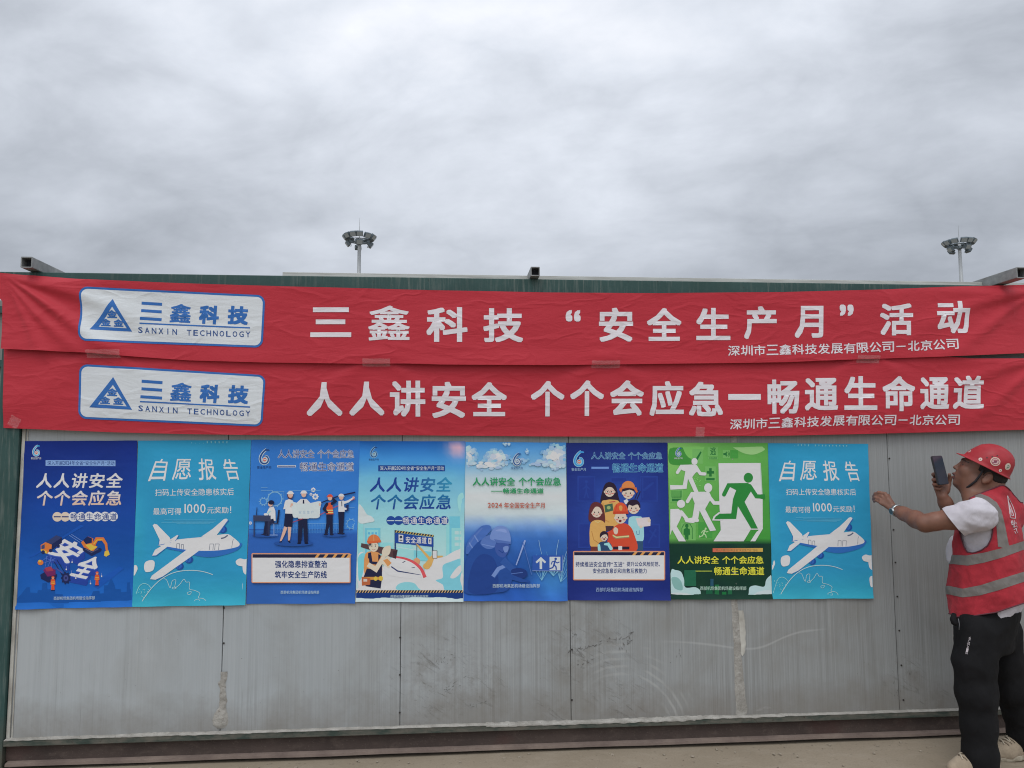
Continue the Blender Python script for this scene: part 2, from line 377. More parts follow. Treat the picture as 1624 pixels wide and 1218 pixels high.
def scuffs(bm):
    rnd = random.Random(5)
    for (x0,y0), (x1,y1), n, sz in (((903,1034),(1005,1005),30,1.0), ((905,1060),(950,1042),10,.8), ((985,1032),(1008,1012),9,.9), ((690,1052),(722,1040),12,.8), ((702,1096),(745,1070),14,.8), ((745,1122),(772,1112),8,.8), ((905,1010),(918,1002),5,.7), ((1425,1108),(1412,1060),8,.7), ((1446,1062),(1440,1078),5,.6), ((1075,1030),(1078,1048),4,.6)):
        for k in range(n):
            u = rnd.random(); cx, cy = x0+(x1-x0)*u+rnd.gauss(0,2.2), y0+(y1-y0)*u+rnd.gauss(0,2.6); a = math.atan2(y1-y0, x1-x0)+rnd.gauss(0,.35) if rnd.random() < .7 else 1.5+rnd.gauss(0,.2)
            L, w_ = sz*rnd.uniform(1.0,5.0), sz*rnd.uniform(.22,.65); pts = []
            for j in range(9):
                t_ = 2*math.pi*j/9; r = 1+rnd.uniform(-.45,.3); ex, ey = L*r*math.cos(t_), w_*r*math.sin(t_)
                q = P(cx+ex*math.cos(a)-ey*math.sin(a), cy+ex*math.sin(a)+ey*math.cos(a), 0); pts.append(bm.verts.new((q.x, -.0022-.00001*k, q.z)))
            bm.faces.new(pts[::-1])
part('scuff_marks', scuffs, mat('dark_rubbed_dirt', lambda t,b,l: l.new(t.mix(t.rng(t.noise(pos(t), 60, 4, .7), .35, .6), (.085,.08,.073), (.17,.166,.158)), b.inputs['Base Color']), .9, spec=.1))
# screws along the seams
def screws(px, ys, dx=2):
    for y in ys:
        c = P(px(y)+dx, y, 0)
        def f(bm, c=c):
            bmesh.ops.create_cone(bm, cap_ends=True, segments=8, radius1=.0055, radius2=.004, depth=.004, matrix=Matrix.Translation((c.x, -.0035, c.z)) @ Matrix.Rotation(math.pi/2, 4, 'X'))
        part('screw', f, M_screw)
screws(lambda y: 1405+25*(y-688)/432, (727,840,892,946,1000,1055,1110), 3)
screws(lambda y: 635-2*(y-700)/440, (1011,1070,1130), 1)
screws(lambda y: 354, (964,1020), 1)
screws(lambda y: 905, (1030,1110), 2)
# roof: sheet, pale flashing standing above the beam
part('roof_flashing', lambda bm: bm_box(bm, (P(448,436,.08).x, .08, ZT-.06), (XR, .1, ZT+.047), .002), M_roof)
part('roof_sheet', lambda bm: bm_box(bm, (XL-.02, .103, ZT-.0195), (XR, 2.45, ZT+.02)), M_roof)
def ridge_cap(bm):
    a = P(466, 436, .6)
    vs = [bm.verts.new(q) for q in ((a.x-.16, .55, ZT+.06), (a.x+.16, .55, ZT+.06), (a.x, .55, ZT+.105), (a.x-.16, .62, ZT+.06), (a.x+.16, .62, ZT+.06), (a.x, .62, ZT+.105))]
    for f in ((0,1,2),(5,4,3),(0,2,5,3),(2,1,4,5),(1,0,3,4)): bm.faces.new([vs[i] for i in f])
    bm_box(bm, (a.x-.17, .54, ZT+.021), (a.x+.17, .63, ZT+.0595))
part('roof_vent', ridge_cap, M_roof)

# ------------------------------------------------------------------ steel tubes lying on the roof edge
def steel_tube(px, py, size, yf, label):
    c = P(px, py, yf); z0 = ZT+.004
    o = tag(empty('square_steel_tube', (c.x, yf, z0)), label, 'steel tube', 'square steel tubes on the roof edge')
    h = size/2; zc = z0+h; L = 2.3; wth = size*.09
    bm = bmesh.new()
    def ring(y, q): return [bm.verts.new((c.x+sx*q, y, zc+sz*q)) for sx, sz in ((-1,-1),(-.86,-1),(.86,-1),(1,-1),(1,-.86),(1,.86),(1,1),(.86,1),(-.86,1),(-1,1),(-1,.86),(-1,-.86))]
    def ringr(y, q):
        r = q*.14; pts = []
        for cx_, cz_, a0 in ((1,-1,-90),(1,1,0),(-1,1,90),(-1,-1,180)):
            for k in range(4):
                a = math.radians(a0+30*k); pts.append(bm.verts.new((c.x+cx_*(q-r)+r*math.cos(a), y, zc+cz_*(q-r)+r*math.sin(a))))
        return pts
    A, B, C_, D = ringr(yf+L, h), ringr(yf, h), ringr(yf, h-wth), ringr(yf+L, h-wth)
    for q, s in ((A,B),(B,C_),(C_,D),(D,A)):
        for k in range(16): bm.faces.new((q[k], q[(k+1)%16], s[(k+1)%16], s[k]))
    from_bm('tube_wall', bm, M_galv, o)
    bm = bmesh.new(); q = h-wth-.0004
    bm_box(bm, (c.x-q, yf+.05, zc-q), (c.x+q, yf+.06, zc+q)); from_bm('end_plug', bm, M_tube_in, o)
    return o
steel_tube(42, 415, .061, -.12, 'square steel tube poking out over the roof edge above the banner logo, leftmost of three')
steel_tube(849, 437, .053, -.10, 'small square steel tube pointing straight out of the middle of the roof edge')
steel_tube(1621, 438, .066, -.22, 'square steel tube jutting from the roof edge above the man in the red helmet')

# ------------------------------------------------------------------ cabin next door (a sliver at the left edge)
nb = tag(empty('neighbouring_cabin', (-4.6, 1.5, 0)), 'neighbouring cabin glimpsed in the gap left of the green corner post', 'cabin')
M_nb = mat('weathered_cladding', lambda t,b,l: l.new(t.mix(t.rng(t.noise(pos(t), 3, 5, .6), .3, .7), (.16,.165,.155), (.24,.24,.22)), b.inputs['Base Color']), .7)
part('cladding', lambda bm: bm_box(bm, (-7.5, 1.5, .0), (-2.75, 4.9, 2.8)), M_nb, nb)
for z in (.55, 1.02, 1.62, 1.95, 2.3, 2.7):
    part('wall_rail', lambda bm, z=z: bm_box(bm, (-7.5, 1.46, z), (-2.75, 1.498, z+.05)), M_green, nb)
part('window', lambda bm: bm_box(bm, (-3.75, 1.455, 1.10), (-2.76, 1.4975, 1.55), .004), mat('dark_window', None, .15, (.02,.022,.025)), nb)

# ------------------------------------------------------------------ floodlight masts
M_mast = mat('mast_steel', lambda t,b,l: l.new(t.mix(t.noise(pos(t), .8, 3), (.30,.32,.33), (.40,.42,.43)), b.inputs['Base Color']), .5, metal=.2)
M_lampb = mat('lamp_housing', None, .5, (.095,.125,.145))
M_lampg = mat('lamp_glass', None, .25, (.30,.35,.38))
def mast(px, head_top, head_bot, foot_px, ring_px, y, seed, label, lean=0):
    rnd = random.Random(seed)
    ct = P(px, (head_top+head_bot)/2, y); sc = (y-CAM.y)/FPX*1.0
    R = ring_px/2*sc*.86; zc = ct.z
    o = tag(empty('floodlight_mast', (ct.x, y, 0)), label, 'floodlight mast', 'high floodlight masts beyond the cabin')
    bm = bmesh.new(); bm_tube(bm, [(ct.x, y, 0), (ct.x, y, zc*.5), (ct.x, y, zc+.3)], [.36, .27, .17], 12); from_bm('pole', bm, M_mast, o, True)
    bm = bmesh.new(); bm_tube(bm, [(ct.x, y, zc+.3), (ct.x, y, zc+2.45)], [.045, .012], 6); from_bm('lightning_rod', bm, M_mast, o)
    bm = bmesh.new()
    for rr, dz in ((R*.74, .0),):
        bm_tube(bm, [(ct.x+rr*math.cos(a), y+rr*math.sin(a), zc+dz) for a in [2*math.pi*k/24 for k in range(25)]], .045, 6, False)
    for k in range(8):
        a = 2*math.pi*k/8
        bm_tube(bm, [(ct.x+.15*math.cos(a), y+.15*math.sin(a), zc-.3), (ct.x+R*.8*math.cos(a), y+R*.8*math.sin(a), zc)], .035, 6)
    bmesh.ops.create_cone(bm, cap_ends=True, segments=12, radius1=.30, radius2=.2, depth=.35, matrix=Matrix.Translation((ct.x, y, zc-.18)))
    from_bm('lamp_ring', bm, M_lampb, o)
    n = 12
    for k in range(n):
        a = 2*math.pi*(k+.35)/n + rnd.uniform(-.06, .06)
        for lvl in ((0,) if k % 3 else (0, 1)):
            r_ = R*(1.0 if lvl == 0 else .8)
            m4 = Matrix.Translation((ct.x+r_*math.cos(a), y+r_*math.sin(a), zc+(.33 if lvl == 0 else -.42)+rnd.uniform(-.05,.05))) @ Matrix.Rotation(a, 4, 'Z') @ Matrix.Rotation(math.radians(38), 4, 'Y')
            bm = bmesh.new(); bm_box(bm, (-.18,-.34,-.27), (.12,.34,.27), .05); bm_box(bm, (-.40,-.21,-.17), (-.182,.21,.17), .04)
            bm_tube(bm, [(-.05,-.29,0), (-.2,-.29,-.36), (-.2,.29,-.36), (-.05,.29,0)], .025, 5)
            bm.transform(m4); fl = from_bm('floodlight', bm, M_lampb, o)
            bm = bmesh.new(); bm_box(bm, (.122,-.29,-.22), (.132,.29,.22)); bm.transform(m4); from_bm('lens', bm, M_lampg, fl)
mast(570, 371, 393, 437, 54, 76, 3, 'floodlight mast rising behind the cabin above the white banner lettering')
mast(1521.5, 379, 401, 443, 54, 78, 8, 'floodlight mast at the right, near the steel tube above the man')
# ------------------------------------------------------------------ flat artwork: glyphs, strokes, polygons
_gc = {}
def glyph(ch, off=0.0, res=2):
    """outline of one character as triangles, em units; weight is added by shifted copies"""
    k = (ch, round(off,4), res)
    if k in _gc: return _gc[k]
    if off > 0:
        v0, f0 = glyph(ch, 0.0, res); n = len(v0); vs, fs = list(v0), list(f0)
        sh = [(1,1),(1,-1),(-1,1),(-1,-1)] + ([(1,0),(-1,0),(0,1),(0,-1)] if off > .024 else [])
        for j, (a, b) in enumerate(sh):
            vs += [(x+a*off, y+b*off) for x, y in v0]; fs += [tuple(i+n*(j+1) for i in f) for f in f0]
        _gc[k] = (vs, fs); return _gc[k]
    c = bpy.data.curves.new('glyph', 'FONT'); c.body = ch; c.size = 1; c.resolution_u = res
    o = bpy.data.objects.new('glyph', c); COL.objects.link(o)
    dg = bpy.context.evaluated_depsgraph_get(); dg.update()
    me = bpy.data.meshes.new_from_object(o.evaluated_get(dg))
    vs = [(v.co.x, v.co.y) for v in me.vertices]; fs = [tuple(p.vertices) for p in me.polygons]
    bpy.data.objects.remove(o); bpy.data.curves.remove(c); bpy.data.meshes.remove(me)
    _gc[k] = (vs, fs); return _gc[k]
def quadmap(q):
    """homography unit square (TL,TR,BR,BL) -> quad"""
    A = []; B = []
    for (u, v), (x, y) in zip(((0,0),(1,0),(1,1),(0,1)), q):
        A.append([u,v,1,0,0,0,-u*x,-v*x]); B.append(x); A.append([0,0,0,u,v,1,-u*y,-v*y]); B.append(y)
    h = np.linalg.solve(np.array(A, float), np.array(B, float))
    def f(u, v):
        w_ = h[6]*u+h[7]*v+1; return ((h[0]*u+h[1]*v+h[2])/w_, (h[3]*u+h[4]*v+h[5])/w_)
    f.h = h; return f
def quad2quad(qa, qb):
    fa, fb = quadmap(qa), quadmap(qb); Ha = np.append(fa.h, 1).reshape(3,3); Hb = np.append(fb.h, 1).reshape(3,3); H = Hb @ np.linalg.inv(Ha)
    def f(x, y):
        r = H @ np.array((x, y, 1.0)); return (r[0]/r[2], r[1]/r[2])
    return f
def clip_tris(vs, fs, quad):
    """cut faces off at the paper's edge"""
    E = []
    cx = sum(q[0] for q in quad)/4; cy = sum(q[1] for q in quad)/4
    for (x0, y0), (x1, y1) in zip(quad, quad[1:]+quad[:1]):
        a, b = y1-y0, x0-x1; c = -(a*x0+b*y0)
        if a*cx+b*cy+c < 0: a, b, c = -a, -b, -c
        E.append((a, b, c))
    if all(a*x+b*y+c >= 0 for a, b, c in E for x, y in vs): return vs, fs
    ov, of = [], []
    for f in fs:
        p = [vs[i] for i in f]
        for a, b, c in E:
            o = []
            for u, v in zip(p, p[1:]+p[:1]):
                du, dv = a*u[0]+b*u[1]+c, a*v[0]+b*v[1]+c
                if du >= 0: o.append(u)
                if (du >= 0) != (dv >= 0): t = du/(du-dv); o.append((u[0]+(v[0]-u[0])*t, u[1]+(v[1]-u[1])*t))
            p = o
            if len(p) < 3: break
        if len(p) >= 3: of.append(tuple(range(len(ov), len(ov)+len(p)))); ov += p
    return ov, of
class Art:
    """collects coloured polygons drawn in the units of a traced picture; tomap turns them into wall (x, z)"""
    def __init__(s, tomap, order): s.map = tomap; s.v = []; s.f = []; s.c = []; s.g = []; s.o = order; s.clip = None
    def tris(s, vs, fs, col, blk=None):
        if s.clip and not blk: vs, fs = clip_tris(vs, fs, s.clip)
        if not fs: return
        n = len(s.v); s.o[0] += 1; k = s.o[0]; m = blk or len(vs)
        for i, p in enumerate(vs):      # copies of one outline lie a hair above each other
            q = s.map(*p); s.v.append((q[0], k+.09*(i//m), q[1]))
        s.g.append(len(s.f))
        for f in fs: s.f.append(tuple(n+i for i in f)); s.c.append((col, [vs[i] for i in f]))
    def poly(s, pts, col, holes=()):
        loops = [pts]+list(holes); flat = [p for l in loops for p in l]
        t = tessellate_polygon([[Vector((p[0], p[1], 0)) for p in l] for l in loops]); s.tris(flat, t, col)
    def rect(s, x0, y0, x1, y1, col, slope=0.0): s.poly([(x0,y0),(x1,y0+slope),(x1,y1+slope),(x0,y1)], col)
    def ell(s, cx, cy, rx, ry, col, n=22, rot=0.0, a0=0, a1=360):
        c, sn = math.cos(rot), math.sin(rot); pts = []
        full = abs(a1-a0) >= 360
        for k in range(n if full else n+1):
            a = math.radians(a0+(a1-a0)*k/n); x, y = rx*math.cos(a), ry*math.sin(a); pts.append((cx+x*c-y*sn, cy+x*sn+y*c))
        s.poly(pts, col)
    def line(s, pts, w, col, closed=False, caps=False):
        ws = w if hasattr(w, '__len__') else [w]*len(pts)
        if closed: pts = list(pts)+[pts[0], pts[1]]; ws = list(ws)+[ws[0], ws[1]]
        L, R = [], []
        n = len(pts)
        for i, (x, y) in enumerate(pts):
            if i == 0: tx, ty = pts[1][0]-x, pts[1][1]-y; sc = 1
            elif i == n-1: tx, ty = x-pts[i-1][0], y-pts[i-1][1]; sc = 1
            else:
                ax, ay = x-pts[i-1][0], y-pts[i-1][1]; bx, by = pts[i+1][0]-x, pts[i+1][1]-y
                la, lb = math.hypot(ax, ay) or 1, math.hypot(bx, by) or 1
                tx, ty = ax/la+bx/lb, ay/la+by/lb; lt = math.hypot(tx, ty) or 1
                sc = min(1.6, 2/max(lt, .6))
            lt = math.hypot(tx, ty) or 1; nx, ny = -ty/lt*ws[i]/2*sc, tx/lt*ws[i]/2*sc
            L.append((x+nx, y+ny)); R.append((x-nx, y-ny))
        a, b = (1, n-1) if closed else (0, n-1)
        vs = L+R; fs = [(i, i+1, n+i+1, n+i) for i in range(a if closed else 0, n-1)]
        s.tris(vs, fs, col)
        if caps:
            s.ell(pts[0][0], pts[0][1], ws[0]/2, ws[0]/2, col, 10); s.ell(pts[-1][0], pts[-1][1], ws[-1]/2, ws[-1]/2, col, 10)
    def curve(s, pts, w, col, n=6, closed=False):
        s.line(spline(pts, n, closed), w, col, closed)
    def blob(s, pts, col, n=5): s.poly(spline(pts, n, True), col)
    def glyph_box(s, ch, x0, y0, x1, y1, col, off=.03, shear=0.0, quad=None):
        vs, fs = glyph(ch, off)
        if not vs: return
        a = [v[0] for v in vs]; b = [v[1] for v in vs]; xa, xb, ya, yb = min(a), max(a), min(b), max(b)
        if ch in '一-—':
            yc = (ya+yb)/2
        out = []
        for x, y in vs:
            u, v = (x-xa)/(xb-xa), 1-(y-ya)/max(yb-ya, 1e-6)
            out.append(quad(u, v) if quad else (x0+(x1-x0)*u+shear*(1-v), y0+(y1-y0)*v))
        s.tris(out, fs, col, len(glyph(ch)[0]))
    def text(s, string, x0, y0, x1, y1, col, off=.02, sp=0.0, shear=0.0, slope=0.0, arc=None):
        """fit a whole line into a box; y0..y1 are the tops and feet of full-height characters"""
        adv = []; x = 0
        for ch in string:
            if ch == ' ': adv.append((ch, x)); x += .38; continue
            vs, fs = glyph(ch, off); 
            wdt = 1.0 if ord(ch) > 0x2000 and ch not in '“”' else (.5 if ch in '“”' else max(v[0] for v in vs)+.07)
            adv.append((ch, x)); x += wdt+sp
        tot = x-sp; kx = (x1-x0)/(tot-.08); ky = (y1-y0)/.93
        for ch, xo in adv:
            out = []; fo = []
            if ch == ' ': continue
            vs, fs = glyph(ch, off); n = len(out)
            latin = ord(ch) < 0x2000
            for gx, gy in vs:
                Y = (.85-(gy*(1.22 if latin else 1)))*ky; X = (xo+gx-.04)*kx
                out.append((x0+X+shear*(y1-y0-Y)/(y1-y0), y0+Y+slope*X/(x1-x0)))
            fo += [tuple(n+i for i in f) for f in fs]
            s.tris(out, fo, col, len(glyph(ch)[0])); s.o[0] -= 1
        s.o[0] += 1
    def build(s, name, m, parent, surf, eps, cell=None, base=0.0):
        if cell: return s.build_cut(name, m, parent, surf, eps, cell, base)
        bm = bmesh.new(); lay = bm.loops.layers.float_color.new('Col')
        vs = [bm.verts.new(v) for v in s.v]
        s.fill(bm, vs, 0, range(len(s.f)), lay)
        for v in bm.verts:
            x, k, z = v.co; v.co = (x, surf(x, z)-base-eps*k, z)
        bm.normal_update()
        for fc in bm.faces:
            if fc.normal.y > 0: fc.normal_flip()
        return from_bm(name, bm, m, parent)
    def fill(s, bm, vs, off, rng_, lay):
        for i in rng_:
            f = s.f[i]; col, src = s.c[i]
            if len(set(f)) < 3: continue
            try: fc = bm.faces.new([vs[j-off] for j in f])
            except ValueError: continue
            for lp, p in zip(fc.loops, src): lp[lay] = tuple(col(*p) if callable(col) else col)+(1,)
    def build_cut(s, name, m, parent, surf, eps, cell, base):
        """cut the print along a fine grid so that it can follow the folds of the cloth"""
        V, F, C = [], [], []
        ends = s.g[1:]+[len(s.f)]
        for a, b in zip(s.g, ends):
            ids = sorted({j for f in s.f[a:b] for j in f}); lo_ = ids[0]
            bm = bmesh.new(); lay = bm.loops.layers.float_color.new('Col'); vs = [bm.verts.new(s.v[j]) for j in range(lo_, ids[-1]+1)]
            s.fill(bm, vs, lo_, range(a, b), lay)
            for ax in (0, 2):
                lo = min(v.co[ax] for v in bm.verts); hi = max(v.co[ax] for v in bm.verts); k = math.ceil(lo/cell)
                while k*cell < hi:
                    q = Vector((0,0,0)); q[ax] = k*cell; no = Vector((0,0,0)); no[ax] = 1
                    bmesh.ops.bisect_plane(bm, geom=bm.verts[:]+bm.edges[:]+bm.faces[:], plane_co=q, plane_no=no, dist=1e-6); k += 1
            bm.normal_update(); n = len(V)
            bm.verts.index_update()
            for v in bm.verts: V.append((v.co.x, surf(v.co.x, v.co.z)-base-eps*v.co.y, v.co.z))
            for fc in bm.faces:
                ii = [lp.vert.index+n for lp in fc.loops]; cc = [tuple(lp[lay]) for lp in fc.loops]
                if fc.normal.y > 0: ii.reverse(); cc.reverse()
                F.append(ii); C += cc
            bm.free()
        me = bpy.data.meshes.new(name); me.from_pydata(V, [], F); ca = me.color_attributes.new('Col', 'FLOAT_COLOR', 'CORNER')
        ca.data.foreach_set('color', np.array(C, np.float32).ravel())
        return new_obj(name, me, m, parent, True)
def spline(pts, n=6, closed=True):
    out = []; N = len(pts)
    rngi = range(N) if closed else range(N-1)
    for i in rngi:
        g = (lambda j: pts[j % N]) if closed else (lambda j: pts[min(max(j, 0), N-1)])
        p0, p1, p2, p3 = g(i-1), g(i), g(i+1), g(i+2)
        for k in range(n):
            t = k/n; t2, t3 = t*t, t*t*t
            out.append(tuple(.5*((2*p1[a])+(-p0[a]+p2[a])*t+(2*p0[a]-5*p1[a]+4*p2[a]-p3[a])*t2+(-p0[a]+3*p1[a]-3*p2[a]+p3[a])*t3) for a in (0,1)))
    if not closed: out.append(pts[-1])
    return out
def vgrad(y0, c0, y1, c1):
    def f(x, y):
        t = min(1, max(0, (y-y0)/(y1-y0))); return tuple(a+(b-a)*t for a, b in zip(c0, c1))
    return f
def hgrad(x0, c0, x1, c1):
    g = vgrad(x0, c0, x1, c1); return lambda x, y: g(y, x)

# ------------------------------------------------------------------ banners
def cloth_m(t, b, l):
    p = pos(t); c = attr(t)
    l.new(t.mix(t.rng(t.noise(p, 2.2, 4, .6), .35, .7, 0, .16), c, t.mix(1.0, c, (.72,.70,.74), 'MULTIPLY')), b.inputs['Base Color'])
    s = t.n('ShaderNodeSeparateXYZ', inp={0:p}); X, Y, Z = s.outputs
    wr = t.noise(t.scale(p, (1.5,1,6), rot=(0,.12,0)), 2.0, 5, .55, .6)
    cr = t.m('ABSOLUTE', t.m('SUBTRACT', t.noise(t.scale(p, (1,1,2.6), rot=(0,-.25,0)), 1.6, 3, .5, .3), .5))
    cr = t.m('MULTIPLY', t.rng(cr, .0, .035, 1, 0), .28)
    h = t.m('ADD', t.m('ADD', wr, cr), t.m('MULTIPLY', t.noise(t.scale(p, (2,1,2)), 11, 4, .6), .22))
    n1_ = bump(t, b, l, h, .34, .020)
    wv = t.m('MULTIPLY', t.m('SINE', t.m('MULTIPLY', X, 2600)), t.m('SINE', t.m('MULTIPLY', Z, 2600)))
    bump(t, b, l, wv, .08, .0008, n1_)
    b.inputs['Sheen Weight'].default_value = .12; b.inputs['Sheen Roughness'].default_value = .5
M_cloth = mat('red_banner_cloth', cloth_m, .62, spec=.25)
RED = (.465, .026, .042); WHT = pc(206,202,214); BLU = pc(44,98,165)
UB_T = ([-60,0,35,53,122,260,450,650,870,1040,1240,1400,1500,1624,1700],[426,432.7,436,437,443,449,455,460,464,465.3,464,460,455.5,451.7,449])
UB_B = ([-60,5,140,200,300,420,570,640,700,870,1000,1240,1370,1500,1624,1700],[552,553.5,560,565,572,575.5,577.5,577,578.8,579.6,578,575,570,566,560.5,556])
LB_T = ([-60,5,140,300,450,870,1240,1370,1470,1540,1624,1700],[546,547,553,564,569,572,568,563,564,568.5,568.5,568])
LB_B = ([-60,3,177,300,450,640,870,1040,1240,1400,1624,1700],[678,678.5,685.4,688.5,690.5,690,692,692.3,691,687.5,681.5,679])
tapes = [(164,561,54,12.5,0),(597,575,44,12,0),(961,577.5,45,11.5,0),(1377,569.5,36,12,.02)]
TX = [P(t_[0], t_[1], -.06).x for t_ in tapes]
C_TL = P(4,437,-.06); C_TR = P(1660,456,-.06)
def radial(x, z, c, sx, angs, A, wd, r0):
    dx_, dz_ = (x-c.x)*sx, c.z-z; r = math.hypot(dx_, dz_)+1e-6
    if dx_ < 0: return 0
    a = math.atan2(dz_, dx_); out = 0
    for a0, k in angs:
        out += k*math.exp(-((a-a0-.05*math.sin(r*5+a0*9))/wd)**2)
    return A*out*min(1, r/r0)*math.exp(-(r/.75)**2)
def zline(tab, x):      # height of a banner edge at wall x
    return tab(x)
def edge_fn(tab):
    pts = [P(a, b, -.058) for a, b in zip(np.linspace(-60,1700,120), np.interp(np.linspace(-60,1700,120), *tab))]
    xs = [p.x for p in pts]; zs = [p.z for p in pts]
    return lambda x: float(np.interp(x, xs, zs))
eUT, eUB, eLT, eLB = edge_fn(UB_T), edge_fn(UB_B), edge_fn(LB_T), edge_fn(LB_B)
def surf_u(x, z):
    zb = eUB(x); e = z-zb
    dd = .006*math.sin(2.1*x+3.5*z+.6)+.0075*noise.noise(Vector((x*1.3, z*3.2, 3.3)))+.0035*noise.noise(Vector((x*3.2+z*2, z*6, 8.3)))
    dd += radial(x, z, C_TL, 1, ((.10,.8),(.30,1),(.56,1.3),(.80,.9),(1.1,.7)), .028, .085, .30)
    dd += radial(x, z, C_TR, -1, ((.10,.9),(.28,1.1),(.52,.9)), .022, .075, .26)
    lift = 1-max(math.exp(-((x-t_)/.17)**2) for t_ in TX)
    dd += .011*lift*math.exp(-(max(e,0)/.055)**2)*(.55+.45*noise.noise(Vector((x*2.3, 0, 1))))
    pk = max(math.exp(-((x-t_)/.10)**2) for t_ in TX)
    dd += .006*pk*math.exp(-((e-.05)/.03)**2)
    return -.068-dd
def surf_l(x, z):
    zt = eLT(x); e = zt-z
    dd = .0055*math.sin(1.7*x-2.5*z+2.2)+.0075*noise.noise(Vector((x*1.2, z*3.0, 13.3)))+.0035*noise.noise(Vector((x*3.0-z*2, z*6, 18.3)))
    dd += radial(x, z, C_TR-Vector((0,0,.42)), -1, ((.08,.9),(.3,1),(.6,.8)), .018, .085, .26)
    for t_ in TX:       # pulled up in a tent under every piece of tape
        a = abs(x-t_)/(e+.05); dd += .010*math.exp(-((a-1.1)/.55)**2)*math.exp(-(e/.16)**2)
    zb = eLB(x); dd -= .012*math.exp(-((z-zb)/.10)**2)
    return -.050-dd
def banner(label, top, bot, surf, edge_l):
    o = tag(empty('red_banner', (0, -.06, 2.2)), label, 'banner', 'red slogan banners along the cabin')
    nu, nv = 460, 32; bm = bmesh.new(); lay = bm.loops.layers.float_color.new('Col'); rows = []
    for j in range(nv+1):
        v = j/nv; row = []
        for i in range(nu+1):
            u = i/nu; px = edge_l(v)+(1695-edge_l(v))*u
            py = np.interp(px, *top)*(1-v)+np.interp(px, *bot)*v
            p = P(px, float(py), -.058); row.append(bm.verts.new((p.x, surf(p.x, p.z), p.z)))
        rows.append(row)
    for a, b in zip(rows, rows[1:]):
        for i in range(nu): bm.faces.new((a[i], b[i], b[i+1], a[i+1]))
    for f in bm.faces:
        for lp in f.loops: lp[lay] = RED+(1,)
    from_bm('cloth', bm, M_cloth, o, True); return o
ub = banner('upper red banner with spaced white slogan, hung from the green top beam', UB_T, UB_B, surf_u, lambda v: -46*max(0, 1-v/.37)+4*min(1, v/.3))
lb = banner('lower red banner with closely set white slogan, taped beneath the other banner', LB_T, LB_B, surf_l, lambda v: 4-1.5*v)
bmap = lambda px, py: (lambda p: (p.x, p.z))(P(px, py, -.066))
def slogan(o, surf, rows):
    for ch, x0, x1, y0, y1 in rows:
        a = Art(bmap, [0]); a.glyph_box(ch, x0, y0, x1, y1, WHT, .026 if ch not in '鑫' else .013)
        a.build('slogan_character', M_cloth, o, surf, .0003, .015, .0014)
def along(o, surf, string, pts, x0, x1, hgt, off, name, col, art=None, fill=.92):
    a = art or Art(bmap, [0]); n = len(string); pitch = (x1-x0)/n
    for i, ch in enumerate(string):
        if ch == ' ': continue
        cx = x0+pitch*(i+.5); cy = float(np.interp(cx, [p[0] for p in pts], [p[1] for p in pts]))
        cy2 = float(np.interp(cx+2, [p[0] for p in pts], [p[1] for p in pts])); sl = (cy2-cy)/2
        w2 = pitch*fill/2; h2 = hgt/2
        if ch == '-': h2 = hgt*.055; w2 = pitch*.36
        if ch == 'I': w2 = pitch*.07
        q = quadmap([(cx-w2, cy-h2-sl*w2), (cx+w2, cy-h2+sl*w2), (cx+w2, cy+h2+sl*w2), (cx-w2, cy+h2-sl*w2)])
        a.glyph_box(ch, 0,0,0,0, col, off, quad=q)
    if not art: a.build(name, M_cloth, o, surf, .00003, .015, .0017)
slogan(ub, surf_u, [('三',492.6,557.4,487.9,535),('鑫',584,650,485,540.5),('科',676.3,741.4,487.3,542.5),('技',766.4,829.5,489,543),('“',897,921,491.4,510),('安',950,1004.3,488,542),('全',1026,1080.6,488.5,540.7),('生',1104,1158,488.5,539.5),('产',1180,1231.3,486,538),('月',1259.5,1304.4,485.6,536.3),('”',1329.8,1352,483.6,501.8),('活',1393.7,1446,482,532.4),('动',1483.8,1536,477.8,529.2)])
slogan(lb, surf_l, [('人',485.7,542.7,606,659.7),('人',553.6,609.3,605,659),('讲',618,674.4,603.4,660.5),('安',684.6,739,605,662.5),('全',748,804.3,605.6,659.7),('个',842.5,896,603.5,660),('个',905,959,602.8,659.4),('会',968.6,1022.3,602.8,659),('应',1031.6,1085.8,604,659.4),('急',1094,1148,605,660),('一',1156.5,1208,624.5,633.8),('畅',1218.6,1269,601.6,656),('通',1277.5,1329.8,599,651),('生',1339.7,1392,596.3,650),('命',1400.5,1452.5,596.3,652),('通',1460.3,1506.8,597.7,649.3),('道',1512.8,1561.6,595.8,648.6)])
CO = '深圳市三鑫科技发展有限公司-北京公司'
along(ub, surf_u, CO, [(1163,556.3),(1343,552.7),(1440,549.3),(1509,546)], 1153.5, 1518, 16.3, .012, 'company_lettering', WHT)
along(lb, surf_l, CO, [(1168,672.7),(1345,666.6),(1430,666),(1516,665.6)], 1158.5, 1525.5, 16.3, .012, 'company_lettering', WHT)
QU = [(462,198),(1520,248),(1505,548),(455,508)]; QL = [(450,638),(1520,703),(1497,998),(440,952)]
